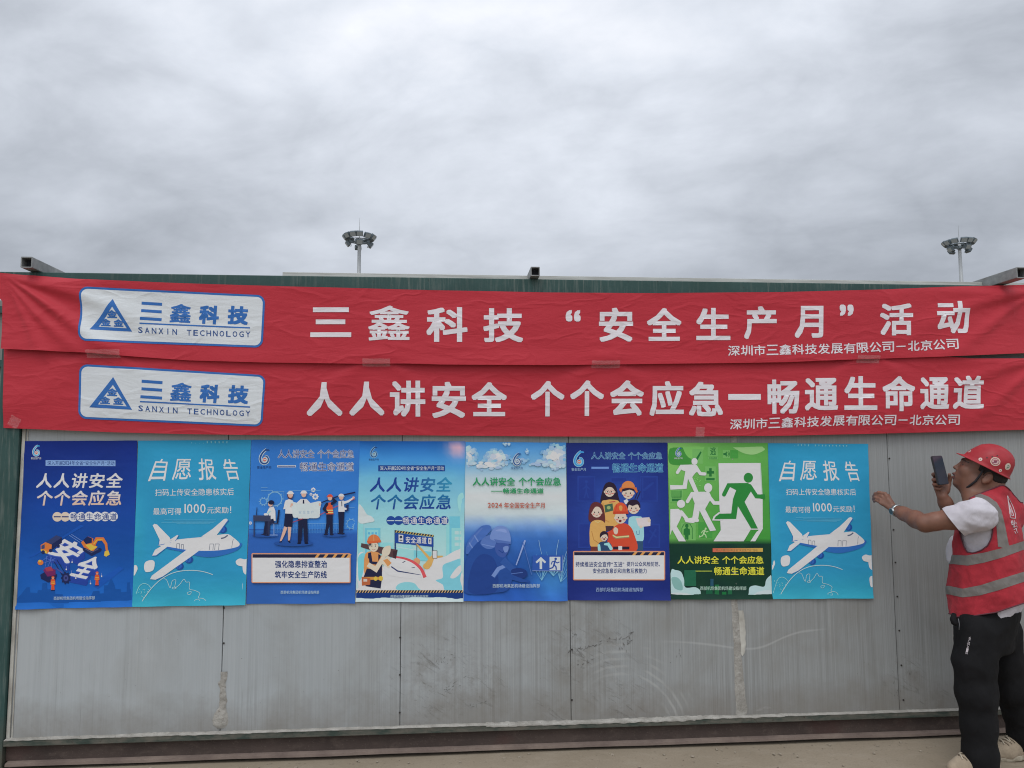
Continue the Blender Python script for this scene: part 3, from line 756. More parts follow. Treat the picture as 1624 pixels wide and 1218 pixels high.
def logo(o, surf, q):
    f0 = quad2quad(QU, q); mp = lambda x, y: (lambda s: bmap(s[0]/3.609, 400+s[1]/3.609))(f0(x, y))
    def rrect(ins, r):
        fu = quadmap(QU); Wd, Hd = 1052., 305.; pts = []
        for cx, cy, a0 in ((1,0,-90),(1,1,0),(0,1,90),(0,0,180)):
            for k in range(9):
                a = math.radians(a0+90*k/8); X = (Wd-ins-r if cx else ins+r)+r*math.cos(a); Y = (Hd-ins-r if cy else ins+r)+r*math.sin(a); pts.append(fu(X/Wd, Y/Hd))
        return pts
    order = [0]
    a = Art(mp, order); a.poly(rrect(0, 46), BLU); e = a.build('logo_border', M_cloth, o, surf, .0007, .015, .0012)
    a = Art(mp, order); a.poly(rrect(12, 36), pc(198,203,224)); a.build('logo_panel', M_cloth, o, surf, .0007, .015, .0012)
    order[0] = 2; a = Art(mp, order)
    a.poly([(650,270),(757,455),(518,443)], BLU, holes=[[(649,314),(566,426),(727,436)]])
    order[0] = 2
    for cx, cy, sc in ((645,356,54),(606,402,52),(680,406,52)):
        q2 = quadmap([(cx-sc*.5, cy-sc*.42), (cx+sc*.5, cy-sc*.38), (cx+sc*.58, cy+sc*.42), (cx-sc*.58, cy+sc*.38)]); a.glyph_box('金', 0,0,0,0, BLU, .040, quad=q2); order[0] = 2
    a.build('logo_emblem', M_cloth, o, surf, .0007, .015, .0012)
    order[0] = 2; a = Art(mp, order)
    for ch, x0, x1, y0, y1 in (('鑫',972,1095,295,405),('科',1140,1255,303,412),('技',1303,1423,307,415)):
        qq = quadmap([(x0+6,y0),(x1+4,y0+5),(x1-4,y1+3),(x0-2,y1-3)]); a.glyph_box(ch, 0,0,0,0, BLU, .045 if ch != '鑫' else .02, quad=qq); order[0] = 2
    for x0, y0, x1 in ((812,292,929),(811,335,927),(805,380,927)): a.line([(x0,y0),(x1,y0+7)], 17, BLU); order[0] = 2
    a.line([(802,408),(1433,434)], 8, BLU); order[0] = 2
    along(None, None, 'SANXIN', [(800,446),(1020,458)], 786, 1022, 33, .012, '', pc(40,75,130), a, .66); order[0] = 2
    along(None, None, 'TECHNOLOGY', [(1070,461),(1440,472)], 1066, 1440, 33, .012, '', pc(40,75,130), a, .70)
    # every glyph on one level: they never overlap
    for i, v in enumerate(a.v): a.v[i] = (v[0], 3+.3*(v[1] % 1), v[2])
    a.build('logo_lettering', M_cloth, o, surf, .0007, .015, .0012)
logo(ub, surf_u, QU); logo(lb, surf_l, QL)
# clear tape
def tape_m(t, b, l):
    b.inputs['Base Color'].default_value = (.72,.60,.58,1); b.inputs['Roughness'].default_value = .28
    b.inputs['Alpha'].default_value = .14
    bump(t, b, l, t.noise(t.scale(pos(t), (1,1,3)), 30, 4, .6, .8), .8, .01)
M_tape = mat('clear_tape', tape_m, .28)
def tape(px, py, w_, h_, rot, label, surf=lambda x, z: min(surf_u(x, z) if z > eUB(x)-.002 else 0, surf_l(x, z))-.003, crumple=0.0):
    bm = bmesh.new(); rows = []; nx_, ny_ = 16, 8; c = P(px, py, -.07)
    for j in range(ny_+1):
        row = []
        for i in range(nx_+1):
            a, b = (i/nx_-.5)*w_, (j/ny_-.5)*h_
            a += .9*noise.noise(Vector((px, j*.9, 2)))*(i in (0, nx_))
            p = P(px+a*math.cos(rot)-b*math.sin(rot), py+a*math.sin(rot)+b*math.cos(rot), -.07)
            row.append(bm.verts.new((p.x, surf(p.x, p.z)-.001-crumple*(noise.noise(Vector((i*.55, j*.8, px)))+.6), p.z)))
        rows.append(row)
    for r, s in zip(rows, rows[1:]):
        for i in range(nx_): bm.faces.new((r[i], s[i], s[i+1], r[i+1]))
    o = from_bm('tape_strip', bm, M_tape, None, True)
    return tag(o, label, 'tape', 'pieces of clear tape on the banners')
tape(*tapes[0], 'wrinkled clear tape joining the two banners under the white logo panel', crumple=.004)
tape(*tapes[1], 'clear tape joining the two banners above the second white character of the lower slogan', crumple=.002)
tape(*tapes[2], 'clear tape joining the two banners below the white opening quotation mark and 安')
tape(*tapes[3], 'clear tape between the banners under the small white company name')
tape(20, 669, 17, 17, .5, 'crumpled clear tape at the lower left corner of the bottom banner', surf=lambda x, z: surf_l(x, z)-.004, crumple=.01)
tape(1112.5, 685, 14, 16, .05, 'short clear tape on the hem of the bottom banner, above the green poster', surf=lambda x, z: surf_l(x, z)-.003)
# ------------------------------------------------------------------ posters
def print_m(t, b, l):
    p = pos(t); l.new(attr(t), b.inputs['Base Color'])
    h = t.m('ADD', t.noise(t.scale(p, (1,1,1.6), rot=(0,.3,0)), 3.5, 3, .5, .4), t.m('MULTIPLY', t.noise(p, 14, 4, .55), .18))
    bump(t, b, l, h, .50, .014); b.inputs['Roughness'].default_value = .42; b.inputs['Specular IOR Level'].default_value = .16
M_print = mat('printed_paper', print_m, .4)
Q = [[(38.9,699.7),(218.9,698.7),(211.3,961.7),(25.7,965.9)], [(220.2,699),(398.8,697.5),(390,959),(210.7,961.7)],
 [(399.3,697.6),(571.3,699),(563.4,956.7),(391,957.5)], [(571,699.5),(737.9,700),(735,954),(564.2,953.7)],
 [(738.3,701),(897.4,702),(899.7,952.5),(735,952.5)], [(897.8,702.4),(1057.4,702),(1062.4,951.3),(900.3,951.5)],
 [(1058.3,702.4),(1216.7,702.4),(1224.3,949.7),(1063,950)], [(1217,703),(1375.2,704),(1384,948.5),(1224.3,949.5)]]
CROP = [(20,690,4.35),(205,690,4.35),(380,690,4.35),(555,690,4.347),(730,690,4.35),(890,690,4.35),(1050,690,4.35),(1210,690,4.347)]
def cq(i): return [((x-CROP[i][0])*CROP[i][2], (y-CROP[i][1])*CROP[i][2]) for x, y in Q[i]]      # poster corners in its own traced units
class Poster:
    def __init__(s, i, label, sheet, src=None):
        s.i = i; ox, oy, sc = CROP[i]; s.base = .0045+(.0013 if i % 2 else 0)
        if src is None: s.map = lambda x, y: W(ox+x/sc, oy+y/sc)
        else:
            g = quad2quad(cq(src), cq(i)); s.map = lambda x, y: (lambda r: W(ox+r[0]/sc, oy+r[1]/sc))(g(x, y))
        q = cq(i if src is None else src); s.q = q; s.order = [0]
        qx, qy = sum(t_[0] for t_ in q)/4, sum(t_[1] for t_ in q)/4; s.clip = [(qx+(x-qx)*.992, qy+(y-qy)*.994) for x, y in q]
        c = s.map((q[2][0]+q[3][0])/2, (q[2][1]+q[3][1])/2)
        s.root = tag(empty('safety_poster', (c[0], -s.base, c[1])), label, 'poster', 'safety posters taped in a row on the cabin wall')
        f = quadmap(q); n, mrows = 18, 26; bm = bmesh.new(); lay = bm.loops.layers.float_color.new('Col'); rows = []
        tilt = (.0012*math.sin(i*2.3), .0016*math.cos(i*1.7)); s.tilt = tilt
        x0, z0 = c
        s.surf = lambda x, z: -s.base-.0005+tilt[0]*(x-x0)*2-abs(tilt[1])*(z-z0)
        for j in range(mrows+1):
            row = []
            for k in range(n+1):
                u, v = k/n, j/mrows; x, y = f(u, v); wx, wz = s.map(x, y); yy = s.surf(wx, wz)
                e = max(0, (v-.955)/.045)**2*.013*(.55+noise.noise(Vector((u*4, i*3.3, 0)))) + max(0, .02-v)/.02*.003*(.5+noise.noise(Vector((u*5, i*2.1, 7))))
                ed = min(u, 1-u); e += max(0, .03-ed)/.03*.0045*(.35+noise.noise(Vector((v*5, i*5.1, u))))
                jit = (0, 0)
                if k in (0, n): jit = (.0012*noise.noise(Vector((v*7, i, u*9))), 0)
                if j in (0, mrows): jit = (0, .0016*noise.noise(Vector((u*6, i, v*9+3))))
                row.append((bm.verts.new((wx+jit[0], min(-.0012, yy-e), wz+jit[1])), (x, y)))
            rows.append(row)
        for a, b in zip(rows, rows[1:]):
            for k in range(n):
                qd = (a[k], b[k], b[k+1], a[k+1]); fc = bm.faces.new([t_[0] for t_ in qd])
                for lp, t_ in zip(fc.loops, qd): lp[lay] = tuple(sheet(*t_[1]))+(1,)
        from_bm('sheet', bm, M_print, s.root, True)
        s.arts = []
    def art(s, name):
        a = Art(s.map, s.order); a.clip = s.clip; s.arts.append((name, a)); return a
    def done(s):
        for name, a in s.arts:
            if not a.f: continue
            if name not in SPLIT: a.build(name, M_print, s.root, s.surf, .000016, None, .0006); continue
            # pieces that do not touch one another become parts of their own
            ends = a.g[1:]+[len(a.f)]; grp = []
            for g0, g1 in zip(a.g, ends):
                pts = [a.v[j] for f in a.f[g0:g1] for j in f]; bb = [min(p_[0] for p_ in pts), max(p_[0] for p_ in pts), min(p_[2] for p_ in pts), max(p_[2] for p_ in pts)]
                hit = [q_ for q_ in grp if q_[0][0] < bb[1]+.002 and bb[0] < q_[0][1]+.002 and q_[0][2] < bb[3]+.002 and bb[2] < q_[0][3]+.002]; fs = list(range(g0, g1))
                for q_ in hit:
                    grp.remove(q_); bb = [min(bb[0], q_[0][0]), max(bb[1], q_[0][1]), min(bb[2], q_[0][2]), max(bb[3], q_[0][3])]; fs = q_[1]+fs
                grp.append((bb, fs))
            for bb, fs in grp:
                c = Art(a.map, a.o); c.v = a.v; c.f = [a.f[j] for j in sorted(fs)]; c.c = [a.c[j] for j in sorted(fs)]
                used = sorted({j for f in c.f for j in f}); rem = {j: n_ for n_, j in enumerate(used)}; c.v = [a.v[j] for j in used]; c.f = [tuple(rem[j] for j in f) for f in c.f]
                c.build(name, M_print, s.root, s.surf, .000016, None, .0006)
SPLIT = {'cloud', 'ghost_sign', 'safety_pictogram', 'lower_cloud', 'tower_block', 'globe', 'city_block', 'spark'}
def c3(*a): return pc(*a)
WH = c3(212,214,226)
def emblem(p, cx, cy, h, cols=(c3(70,160,215), c3(215,225,238), c3(190,90,70)), cap=True, capcol=None):
    """the month's badge: a 6 drawn as a ribbon with a small round seal in its bowl and a line of lettering under it"""
    a = p.art('emblem'); w_ = h*.62
    pts = [(cx+.16*h, cy-.50*h),(cx-.02*h, cy-.36*h),(cx-.20*h, cy-.12*h),(cx-.27*h, cy+.14*h),(cx-.20*h, cy+.36*h),(cx, cy+.46*h),(cx+.21*h, cy+.36*h),(cx+.27*h, cy+.16*h),(cx+.18*h, cy-.02*h),(cx+.02*h, cy-.06*h)]
    sp_ = spline(pts, 4, False)
    a.line(sp_, [h*(.20-.10*abs(k/len(sp_)-.25)) for k in range(len(sp_))], cols[1])
    a.line(sp_, [h*(.12-.06*abs(k/len(sp_)-.25)) for k in range(len(sp_))], cols[0])
    a.poly([(cx+.02*h,cy-.52*h),(cx+.30*h,cy-.50*h),(cx+.36*h,cy-.40*h),(cx+.08*h,cy-.38*h)], cols[0])
    a.ell(cx+.03*h, cy+.19*h, .17*h, .17*h, cols[1], 14); a.ell(cx+.03*h, cy+.19*h, .125*h, .125*h, cols[2], 12)
    a.rect(cx-.05*h, cy+.16*h, cx+.11*h, cy+.22*h, cols[1])
    if cap: a.text('安全生产月', cx-.48*h, cy+.60*h, cx+.48*h, cy+.80*h, capcol or cols[1], 0.008)
FOOT = '西部机场集团机场建设指挥部'
def limbs(a, col, *lines):
    for w_, pts in lines: a.line(pts, w_, col, caps=True)
def face(a, x, y, r, skin, hair, hat=None, look=0):
    a.ell(x, y, r*.86, r, skin, 16)
    a.ell(x, y-.45*r, r*.92, r*.62, hair, 16, a0=180, a1=360)
    if hat:
        a.ell(x, y-.42*r, r*1.08, r*.95, hat, 16, a0=180, a1=360); a.rect(x-1.25*r, y-.50*r, x+1.25*r, y-.30*r, hat)

# ---- 1: dark blue poster with block letters and digging machines
def g1(x, y):
    t = min(1, max(0, (y-40)/1150)); k = (x-60)/780
    a, b, c = (20,42,120), (22,72,150), (32,102,186)
    c1 = [a[i]+(b[i]-a[i])*min(1, t/.55) for i in range(3)] if t < .55 else [b[i]+(c[i]-b[i])*(t-.55)/.45 for i in range(3)]
    s = 1+.10*(noise.noise(Vector((x*.004, y*.003, 1))))
    return pc(*[min(255, v*s) for v in c1])
p = Poster(0, 'dark blue safety poster with machines around big block letters, leftmost of the row', g1)
emblem(p, 167, 108, 74)
a = p.art('caption_bar'); a.rect(232,173,713,212,c3(128,160,212), 2); a.text('深入开展2024年全省“安全生产月”活动', 245,178,706,207, c3(28,50,110), 0.005, slope=2)
a = p.art('headline')
pw = vgrad(385, c3(214,216,232), 470, c3(228,178,160))
for s_, y0, y1, cl in (('人人讲安全',264,363,c3(214,216,232)), ('个个会应急',384,484,pw)):
    a.text(s_, 166, y0, 750, y1, cl, 0.018, sp=.06, shear=16)
a = p.art('badge_line')
for k in range(8):
    a.ell(312+55*k, 562+(-1 if k > 3 else 1), 33, 33, c3(222,190,172) if k < 2 else c3(205,212,230), 22)
a.rect(288,559,336,567,c3(25,50,110)); a.rect(343,559,391,567,c3(25,50,110))
a.text('畅通生命通道', 404, 538, 722, 586, c3(28,62,130), 0.008, sp=.06)
a = p.art('illustration')
sk = c3(24,80,154); rnd = random.Random(4); x = 40
a.poly([(30,1196),(30,1130),(62,1098),(100,1050),(122,1048),(124,1085),(175,1088),(178,1068),(205,1068),(210,1020),(240,1018),(243,1062),(292,1064),(296,1094),(350,1098),(352,1120),(540,1118),(560,1075),(600,1072),(604,1092),(632,1090),(634,1036),(660,1034),(684,985),(706,1034),(712,1060),(748,1062),(750,1082),(790,1080),(792,1016),(812,1014),(816,1060),(832,1062),(832,1183)], sk)
a.poly([(30,1196),(30,1160),(200,1150),(300,1158),(560,1154),(832,1146),(832,1183)], c3(30,96,180))
a.poly([(470,620),(300,730),(110,850),(160,830),(340,720),(500,625)], c3(26,80,165)); a.poly([(740,905),(600,1000),(560,1040),(590,1060),(660,1010),(770,920)], c3(28,84,170))
dk = c3(30,40,82); og = c3(214,116,58); yl = c3(222,176,70)
# two slabs cut as the characters 安 and 全, in isometric view with blue flanks
def iso(ch, o_, ux, uy, depth):
    q0 = [(o_[0],o_[1]), (o_[0]+ux[0],o_[1]+ux[1]), (o_[0]+ux[0]+uy[0],o_[1]+ux[1]+uy[1]), (o_[0]+uy[0],o_[1]+uy[1])]
    for k in range(8, 0, -1):
        q = quadmap([(x_, y_+depth*k/8) for x_, y_ in q0]); a.glyph_box(ch, 0,0,0,0, c3(38,66,150) if k > 1 else c3(60,90,175), .026, quad=q)
    a.glyph_box(ch, 0,0,0,0, c3(214,218,230), .026, quad=quadmap(q0))
iso('安', (374,700), (152,82), (-140,110), 54)
iso('全', (514,824), (130,28), (-128,142), 46)
a.line([(395,690),(470,740)], 3, c3(120,150,220)); a.line([(410,684),(486,732)], 3, c3(120,150,220))
# tipper lorry
a.poly([(232,738),(305,690),(345,706),(345,742),(275,790),(232,765)], dk); a.poly([(232,738),(305,690),(345,706),(275,752)], c3(52,62,104))
a.poly([(198,758),(232,738),(275,755),(272,790),(240,818),(200,800)], og); a.poly([(203,762),(226,752),(226,782),(203,786)], c3(60,70,110)); a.poly([(198,785),(240,800),(240,818),(200,800)], yl)
a.ell(215,806,13,13,dk,12); a.ell(266,796,12,12,dk,12); a.ell(320,764,11,11,dk,12)
# excavator
a.poly([(476,740),(520,698),(560,712),(556,750),(590,770),(560,800),(500,780)], og); a.poly([(490,725),(520,698),(552,712),(550,742),(510,752)], dk); a.poly([(505,756),(556,748),(588,772),(545,798)], yl)
a.line([(500,788),(550,818),(604,790)], 26, dk, caps=True); a.line([(505,784),(548,808),(596,784)], 6, c3(80,84,110))
a.line([(560,760),(585,716),(626,716),(648,750),(656,806)], [26,24,22,18,14], og); a.line([(562,752),(588,722),(624,722)], 6, yl); a.poly([(640,800),(664,794),(674,822),(650,838),(634,830)], yl)
# bucket wheel machine
a.poly([(195,962),(240,935),(312,960),(300,1000),(250,1016),(200,990)], dk); a.poly([(215,930),(255,905),(300,928),(300,965),(245,975)], c3(110,40,90)); a.poly([(225,915),(270,905),(285,935),(240,940)], c3(150,60,80))
for q1, q2 in (((232,905),(240,832)),((250,905),(275,838)),((275,912),(262,828)),((225,880),(300,850)),((236,850),(300,870)),((205,870),(250,835))): a.line([q1,q2], 4, c3(80,110,190))
a.line([(290,870),(345,965)], 5, dk); a.line([(310,860),(380,975)], 5, dk); a.line([(300,915),(350,950)], 9, c3(70,80,150))
pts = [(372+ (36 if k % 2 else 27)*math.cos(k*math.pi/9), 985+(46 if k % 2 else 34)*math.sin(k*math.pi/9)) for k in range(18)]; a.poly(pts, dk); a.ell(372,985,17,22,c3(64,72,130),14); a.ell(372,985,7,9,dk,10)
a.ell(197,878,20,18,og,14); a.ell(192,868,10,9,yl,10)
def hv(x_, y_, sc):
    o2 = c3(206,84,44)
    a.ell(x_, y_-34*sc, 9*sc, 10*sc, c3(210,140,110), 12); a.ell(x_, y_-38*sc, 11*sc, 8*sc, o2, 12, a0=180, a1=360)
    a.poly([(x_-14*sc,y_-24*sc),(x_+14*sc,y_-24*sc),(x_+17*sc,y_+12*sc),(x_+9*sc,y_+14*sc),(x_+11*sc,y_+50*sc),(x_+1*sc,y_+50*sc),(x_,y_+20*sc),(x_-3*sc,y_+50*sc),(x_-13*sc,y_+50*sc),(x_-10*sc,y_+14*sc),(x_-18*sc,y_+12*sc)], o2)
    a.rect(x_-13*sc,y_-8*sc,x_+13*sc,y_-4*sc,c3(226,180,90)); a.rect(x_-12*sc,y_+4*sc,x_+12*sc,y_+8*sc,c3(226,180,90)); a.rect(x_-13*sc,y_+48*sc,x_+11*sc,y_+55*sc,dk)
hv(283,1018,1.0); hv(587,986,1.0)
for x_, y_ in ((375,925),(415,875),(412,955),(542,1022),(618,972),(440,985)): a.ell(x_,y_,5,6,c3(210,215,235),8); a.line([(x_,y_),(x_,y_-22)],2,c3(150,160,210))
a = p.art('footer_lettering'); a.text(FOOT, 288,1112,572,1136, c3(172,192,228), 0.003, slope=-3)
p.done()

# ---- 2 and 8: light blue poster with an airliner
def g2(x, y):
    base = (46,144,184)
    s = 1+.05*noise.noise(Vector((x*.004, y*.003, 2)))
    k = max(0, min(1, (190-x)/160))*max(0, min(1, (y-330)/250)); 
    gq = max(0, min(1, (y-960)/220))*.55+k*.35*(.5+noise.noise(Vector((x*.01, y*.006, 5))))
    gq = max(0, min(.8, gq)); t_ = (58,170,178)
    return pc(*[(base[i]+(t_[i]-base[i])*gq)*s for i in range(3)])
def plane_poster(i, label, src=None):
    p = Poster(i, label, g2, src)
    W2 = c3(216,216,228); B2 = c3(48,104,176); LN = c3(150,205,222)
    a = p.art('headline')
    for ch, q in (('自',[(190,163),(272,168),(250,315),(132,318)]), ('愿',[(322,165),(432,165),(428,306),(296,312)]), ('报',[(480,160),(580,166),(606,308),(482,312)]), ('告',[(640,163),(735,168),(772,308),(672,314)])):
        a.glyph_box(ch, 0,0,0,0, W2, 0.006, quad=quadmap(q))
    a = p.art('notice_lettering')
    a.text('扫码上传安全隐患核实后', 182,372,724,420, W2, 0.003, slope=-6)
    a.text('最高可得', 168,502,362,549, W2, 0.004); a.text('1000', 371,474,532,542, W2, 0.006); a.text('元奖励', 538,496,688,541, W2, 0.004, slope=-3); a.rect(699,490,705,524,W2); a.ell(702,534,4,4,W2,8)
    a = p.art('top_line')
    rnd = random.Random(2)
    for k in range(17):
        x_ = 240+27*k
        if k == 6: continue
        a.rect(x_, 45, x_+9, 47.5, LN); a.rect(x_+1, 50, x_+8, 52, LN); a.rect(x_+3.6, 44, x_+5.6, 57, LN)
    a = p.art('contrail')
    for y_, x0, x1 in ((583,245,600),(592,300,600),(601,225,585),(607,330,560)): a.rect(x0, y_, x1, y_+2.4, c3(98,178,208))
    a = p.art('globe')
    arc = [(76,1172),(110,1118),(160,1052),(215,1000),(275,962),(340,940),(410,932),(480,935),(535,946),(580,962)]; a.curve(arc, 4.5, c3(186,224,232))
    a.curve([(240,990),(262,998),(285,1052),(300,1005),(325,1000),(318,1050),(350,1030),(380,992),(395,1012),(420,1015),(418,1060),(455,1070),(490,1090),(480,1120),(510,1125),(530,1140),(535,1168)], 3.2, c3(176,222,230), 4)
    a.curve([(300,1052),(320,1046),(326,1056),(310,1060)], 3, c3(176,222,230), 4, True); a.curve([(405,1085),(430,1078),(425,1096),(408,1097)], 3, c3(176,222,230), 4, True); a.curve([(455,1138),(480,1130),(490,1148),(462,1148)], 3, c3(176,222,230), 4, True)
    a.curve([(32,1140),(50,1095),(75,1040),(105,1022),(135,1032),(152,1052)], 3.5, c3(150,214,222), 5)
    for k in range(36):
        x_, y_ = rnd.uniform(45,140), rnd.uniform(1045,1165)
        if y_ > 1172-(x_-30)*1.05+30 : continue
        a.ell(x_, y_, 2.6, 2.6, c3(150,214,222), 6)
    a = p.art('cloud')
    a.blob([(112,880),(135,865),(165,862),(180,880),(172,925),(150,940),(118,942),(106,915)], W2); a.blob([(36,900),(55,898),(62,920),(52,945),(38,968),(30,940)], W2)
    a.blob([(738,868),(765,850),(800,856),(828,850),(818,905),(770,902),(745,892)], W2); a.blob([(786,902),(815,905),(812,960),(790,945)], W2); a.blob([(785,1020),(812,1010),(808,1082),(788,1080)], W2)
    a = p.art('airliner')
    a.poly([(150,992),(190,998),(240,975),(440,820),(560,742),(560,724),(380,850)], B2)      # wing underside
    for x_, y_ in ((350,903),(415,858),(648,650)): a.ell(x_, y_, 29, 26, c3(32,74,146), 18); a.ell(x_-6, y_-2, 22, 21, c3(46,98,174), 16); a.line([(x_-8,y_-18),(x_-2,y_),(x_-10,y_+16)], 3, c3(26,60,126))
    a.poly([(625,668),(690,590),(684,582),(612,664)], B2)
    a.poly(spline([(255,775),(300,790),(380,806),(470,832),(560,842),(640,830),(720,806),(766,778),(768,742),(600,760),(300,745)], 4), B2)
    a.poly(spline([(205,755),(260,735),(300,724),(400,712),(510,702),(600,690),(680,682),(720,705),(758,738),(762,760),(730,775),(640,792),(540,797),(450,795),(370,786),(290,772),(215,762)], 4), W2)
    a.poly([(166,622),(178,611),(196,616),(284,706),(292,738),(208,756),(214,722)], W2); a.line([(210,722),(208,758),(292,742)], 4, B2)
    a.poly([(282,722),(334,688),(344,692),(322,728)], W2); a.line([(345,692),(322,730)], 4, B2)
    a.poly([(162,830),(182,790),(262,742),(296,744),(250,782),(190,828)], W2); a.line([(162,832),(190,830),(250,784)], 4, B2)
    a.poly([(148,992),(160,968),(330,842),(470,735),(560,722),(566,734),(440,830),(238,972),(185,996)], W2)
    a.poly([(500,700),(580,645),(655,580),(672,575),(684,584),(625,664),(606,690),(560,705)], W2)
    a.curve([(636,712),(660,706),(682,690)], 9, c3(88,98,120), 4)
    for q_ in ([(330,780),(332,748),(350,748),(350,782)], [(362,784),(364,754),(378,754),(378,786)], [(556,790),(560,750),(584,750),(580,792)], [(592,792),(596,750),(624,750),(618,792)]): a.line(q_, 3, c3(80,90,112))
    a.line([(710,776),(716,730),(722,718)], 2.5, c3(80,90,112))
    p.done()
plane_poster(1, 'light blue airplane poster between the two blue posters at the left of the row')
plane_poster(7, 'light blue airplane poster at the right end of the row, beside the man\'s hand', 1)

# ---- 3: mid blue poster with five office and site workers
def g3(x, y):
    if y < 648: c = [a_+(b_-a_)*(y-40)/610 for a_, b_ in zip((48,110,185),(58,128,206))]
    else: c = [a_+(b_-a_)*min(1,(y-648)/500) for a_, b_ in zip((44,92,168),(50,98,172))]
    s = 1+.05*noise.noise(Vector((x*.004, y*.003, 3))); return pc(*[v*s for v in c])
p = Poster(2, 'mid blue safety poster with office and site workers around a white sheet', g3)
emblem(p, 172, 150, 104, (c3(40,74,130), c3(190,206,228), c3(196,96,84)), capcol=c3(30,58,110))
a = p.art('headline')
def outlined(a, s_, x0, y0, x1, y1, edge, core, off=.03, **kw):
    a.text(s_, x0, y0, x1, y1, edge, off, **kw); a.text(s_, x0, y0, x1, y1, core, 0.0, **kw)
outlined(a, '人人讲安全 个个会应急', 266,102,790,158, c3(205,218,240), c3(28,58,122), .030)
a.rect(262,208,390,222,c3(200,212,232)); a.rect(266,212,386,218,c3(34,66,130))
outlined(a, '畅通生命通道', 418,188,788,248, c3(205,218,240), c3(28,58,122), .034, sp=.03)
a = p.art('illustration')
a.rect(60,648,812,655,c3(44,92,168))
LG = c3(120,170,222)
for x_, y_, r_, w_ in ((245,440,48,7),(166,458,22,5),(772,612,30,4),(800,630,14,3)):
    a.line([(x_+r_*math.cos(k*math.pi/12), y_+r_*math.sin(k*math.pi/12)) for k in range(24)], w_, LG, True)
    for k in range(10): a.line([(x_+(r_-2)*math.cos(k*math.pi/5), y_+(r_-2)*math.sin(k*math.pi/5)), (x_+(r_+10)*math.cos(k*math.pi/5), y_+(r_+10)*math.sin(k*math.pi/5))], 6, LG)
for x_, y_, r_ in ((510,377,14),(524,424,20),(494,408,9),(76,606,10)):
    a.ell(x_, y_, r_, r_, c3(206,212,224), 18); a.ell(x_, y_, r_*.45, r_*.45, c3(96,140,200), 12)
    for k in range(8): a.ell(x_+r_*math.cos(k*.785), y_+r_*math.sin(k*.785), r_*.2, r_*.2, c3(206,212,224), 8)
for q_ in ([(150,362),(195,362)],[(150,382),(230,382),(230,392)],[(225,388),(308,388),(308,450)],[(340,382),(560,382)],[(470,610),(700,610)],[(740,500),(795,500)]): a.line(q_, 2.4, LG)
for y_ in range(612, 668, 9):
    for x_ in range(240, 720, 11): a.rect(x_, y_, x_+4.5, y_+4.5, c3(86,148,214))
NV = c3(28,34,62); SK = c3(222,168,150); SH = c3(205,214,230)
a.ell(375,745,135,20,c3(38,80,150),24); a.ell(655,688,85,12,c3(38,80,150),20); a.ell(180,692,90,10,c3(38,80,150),20)
# clerk at a desk
a.rect(214,604,268,612,c3(56,66,96)); a.line([(240,612),(240,686)],6,c3(120,150,196)); a.line([(212,688),(266,688)],6,c3(120,150,196)); a.line([(276,515),(264,608)],12,NV)
a.poly([(205,500),(238,492),(250,520),(252,590),(205,592)], SH); a.line([(210,512),(195,545),(178,546)],15,SH,caps=True)
a.line([(240,590),(192,600),(176,682)], [30,28,18], NV); a.line([(230,590),(205,610),(196,684)], [26,24,18], c3(36,42,72)); a.poly([(148,686),(182,672),(184,688)],NV); a.poly([(168,692),(204,678),(204,694)],NV)
face(a, 216, 474, 19, SK, NV); a.ell(222,464,20,16,NV,14)
a.rect(98,552,218,592,c3(56,64,92),2); a.line([(104,592),(104,698)],8,c3(48,56,84)); a.line([(206,592),(206,692)],8,c3(48,56,84)); a.line([(124,498),(120,552)],5,NV); a.poly([(190,538),(214,520),(222,524),(200,545)],c3(160,200,236))
# woman in a skirt
a.line([(322,632),(306,680),(286,730)], [24,20,11], SK); a.line([(348,632),(346,690),(344,732)], [24,18,11], SK); a.poly([(274,740),(292,726),(296,738)],NV); a.poly([(332,728),(350,724),(356,742),(346,742)],NV)
a.poly([(318,536),(372,538),(366,634),(308,628)], NV); a.poly([(320,450),(345,440),(372,452),(374,542),(318,540)], SH); a.line([(326,462),(316,500),(356,492)], [22,20,15], SH, caps=True); a.ell(360,490,9,8,SK,10)
a.ell(352,416,20,24,c3(96,50,48),14); face(a, 354, 412, 20, SK, c3(96,50,48), c3(225,230,238))
# man holding the white sheet
a.line([(424,570),(422,650),(416,740)], [34,30,24], NV); a.line([(452,570),(458,650),(462,740)], [34,30,24], NV); a.ell(414,744,14,6,c3(20,24,48),10); a.ell(464,744,14,6,c3(20,24,48),10)
a.poly([(394,468),(425,440),(465,440),(494,470),(480,575),(408,575)], SH); a.poly([(440,445),(448,445),(450,470),(444,478),(438,470)], NV)
face(a, 446, 408, 20, SK, c3(70,40,40), c3(228,232,240))
a.poly(spline([(358,458),(420,472),(490,468),(562,456),(558,510),(552,566),(490,572),(420,566),(374,566),(366,510)], 3), c3(196,212,226)); a.text('安全生产', 410,520,515,542, c3(140,164,186), 0.003, sp=.3); a.ell(364,478,9,10,SK,10); a.ell(556,478,8,10,SK,10)
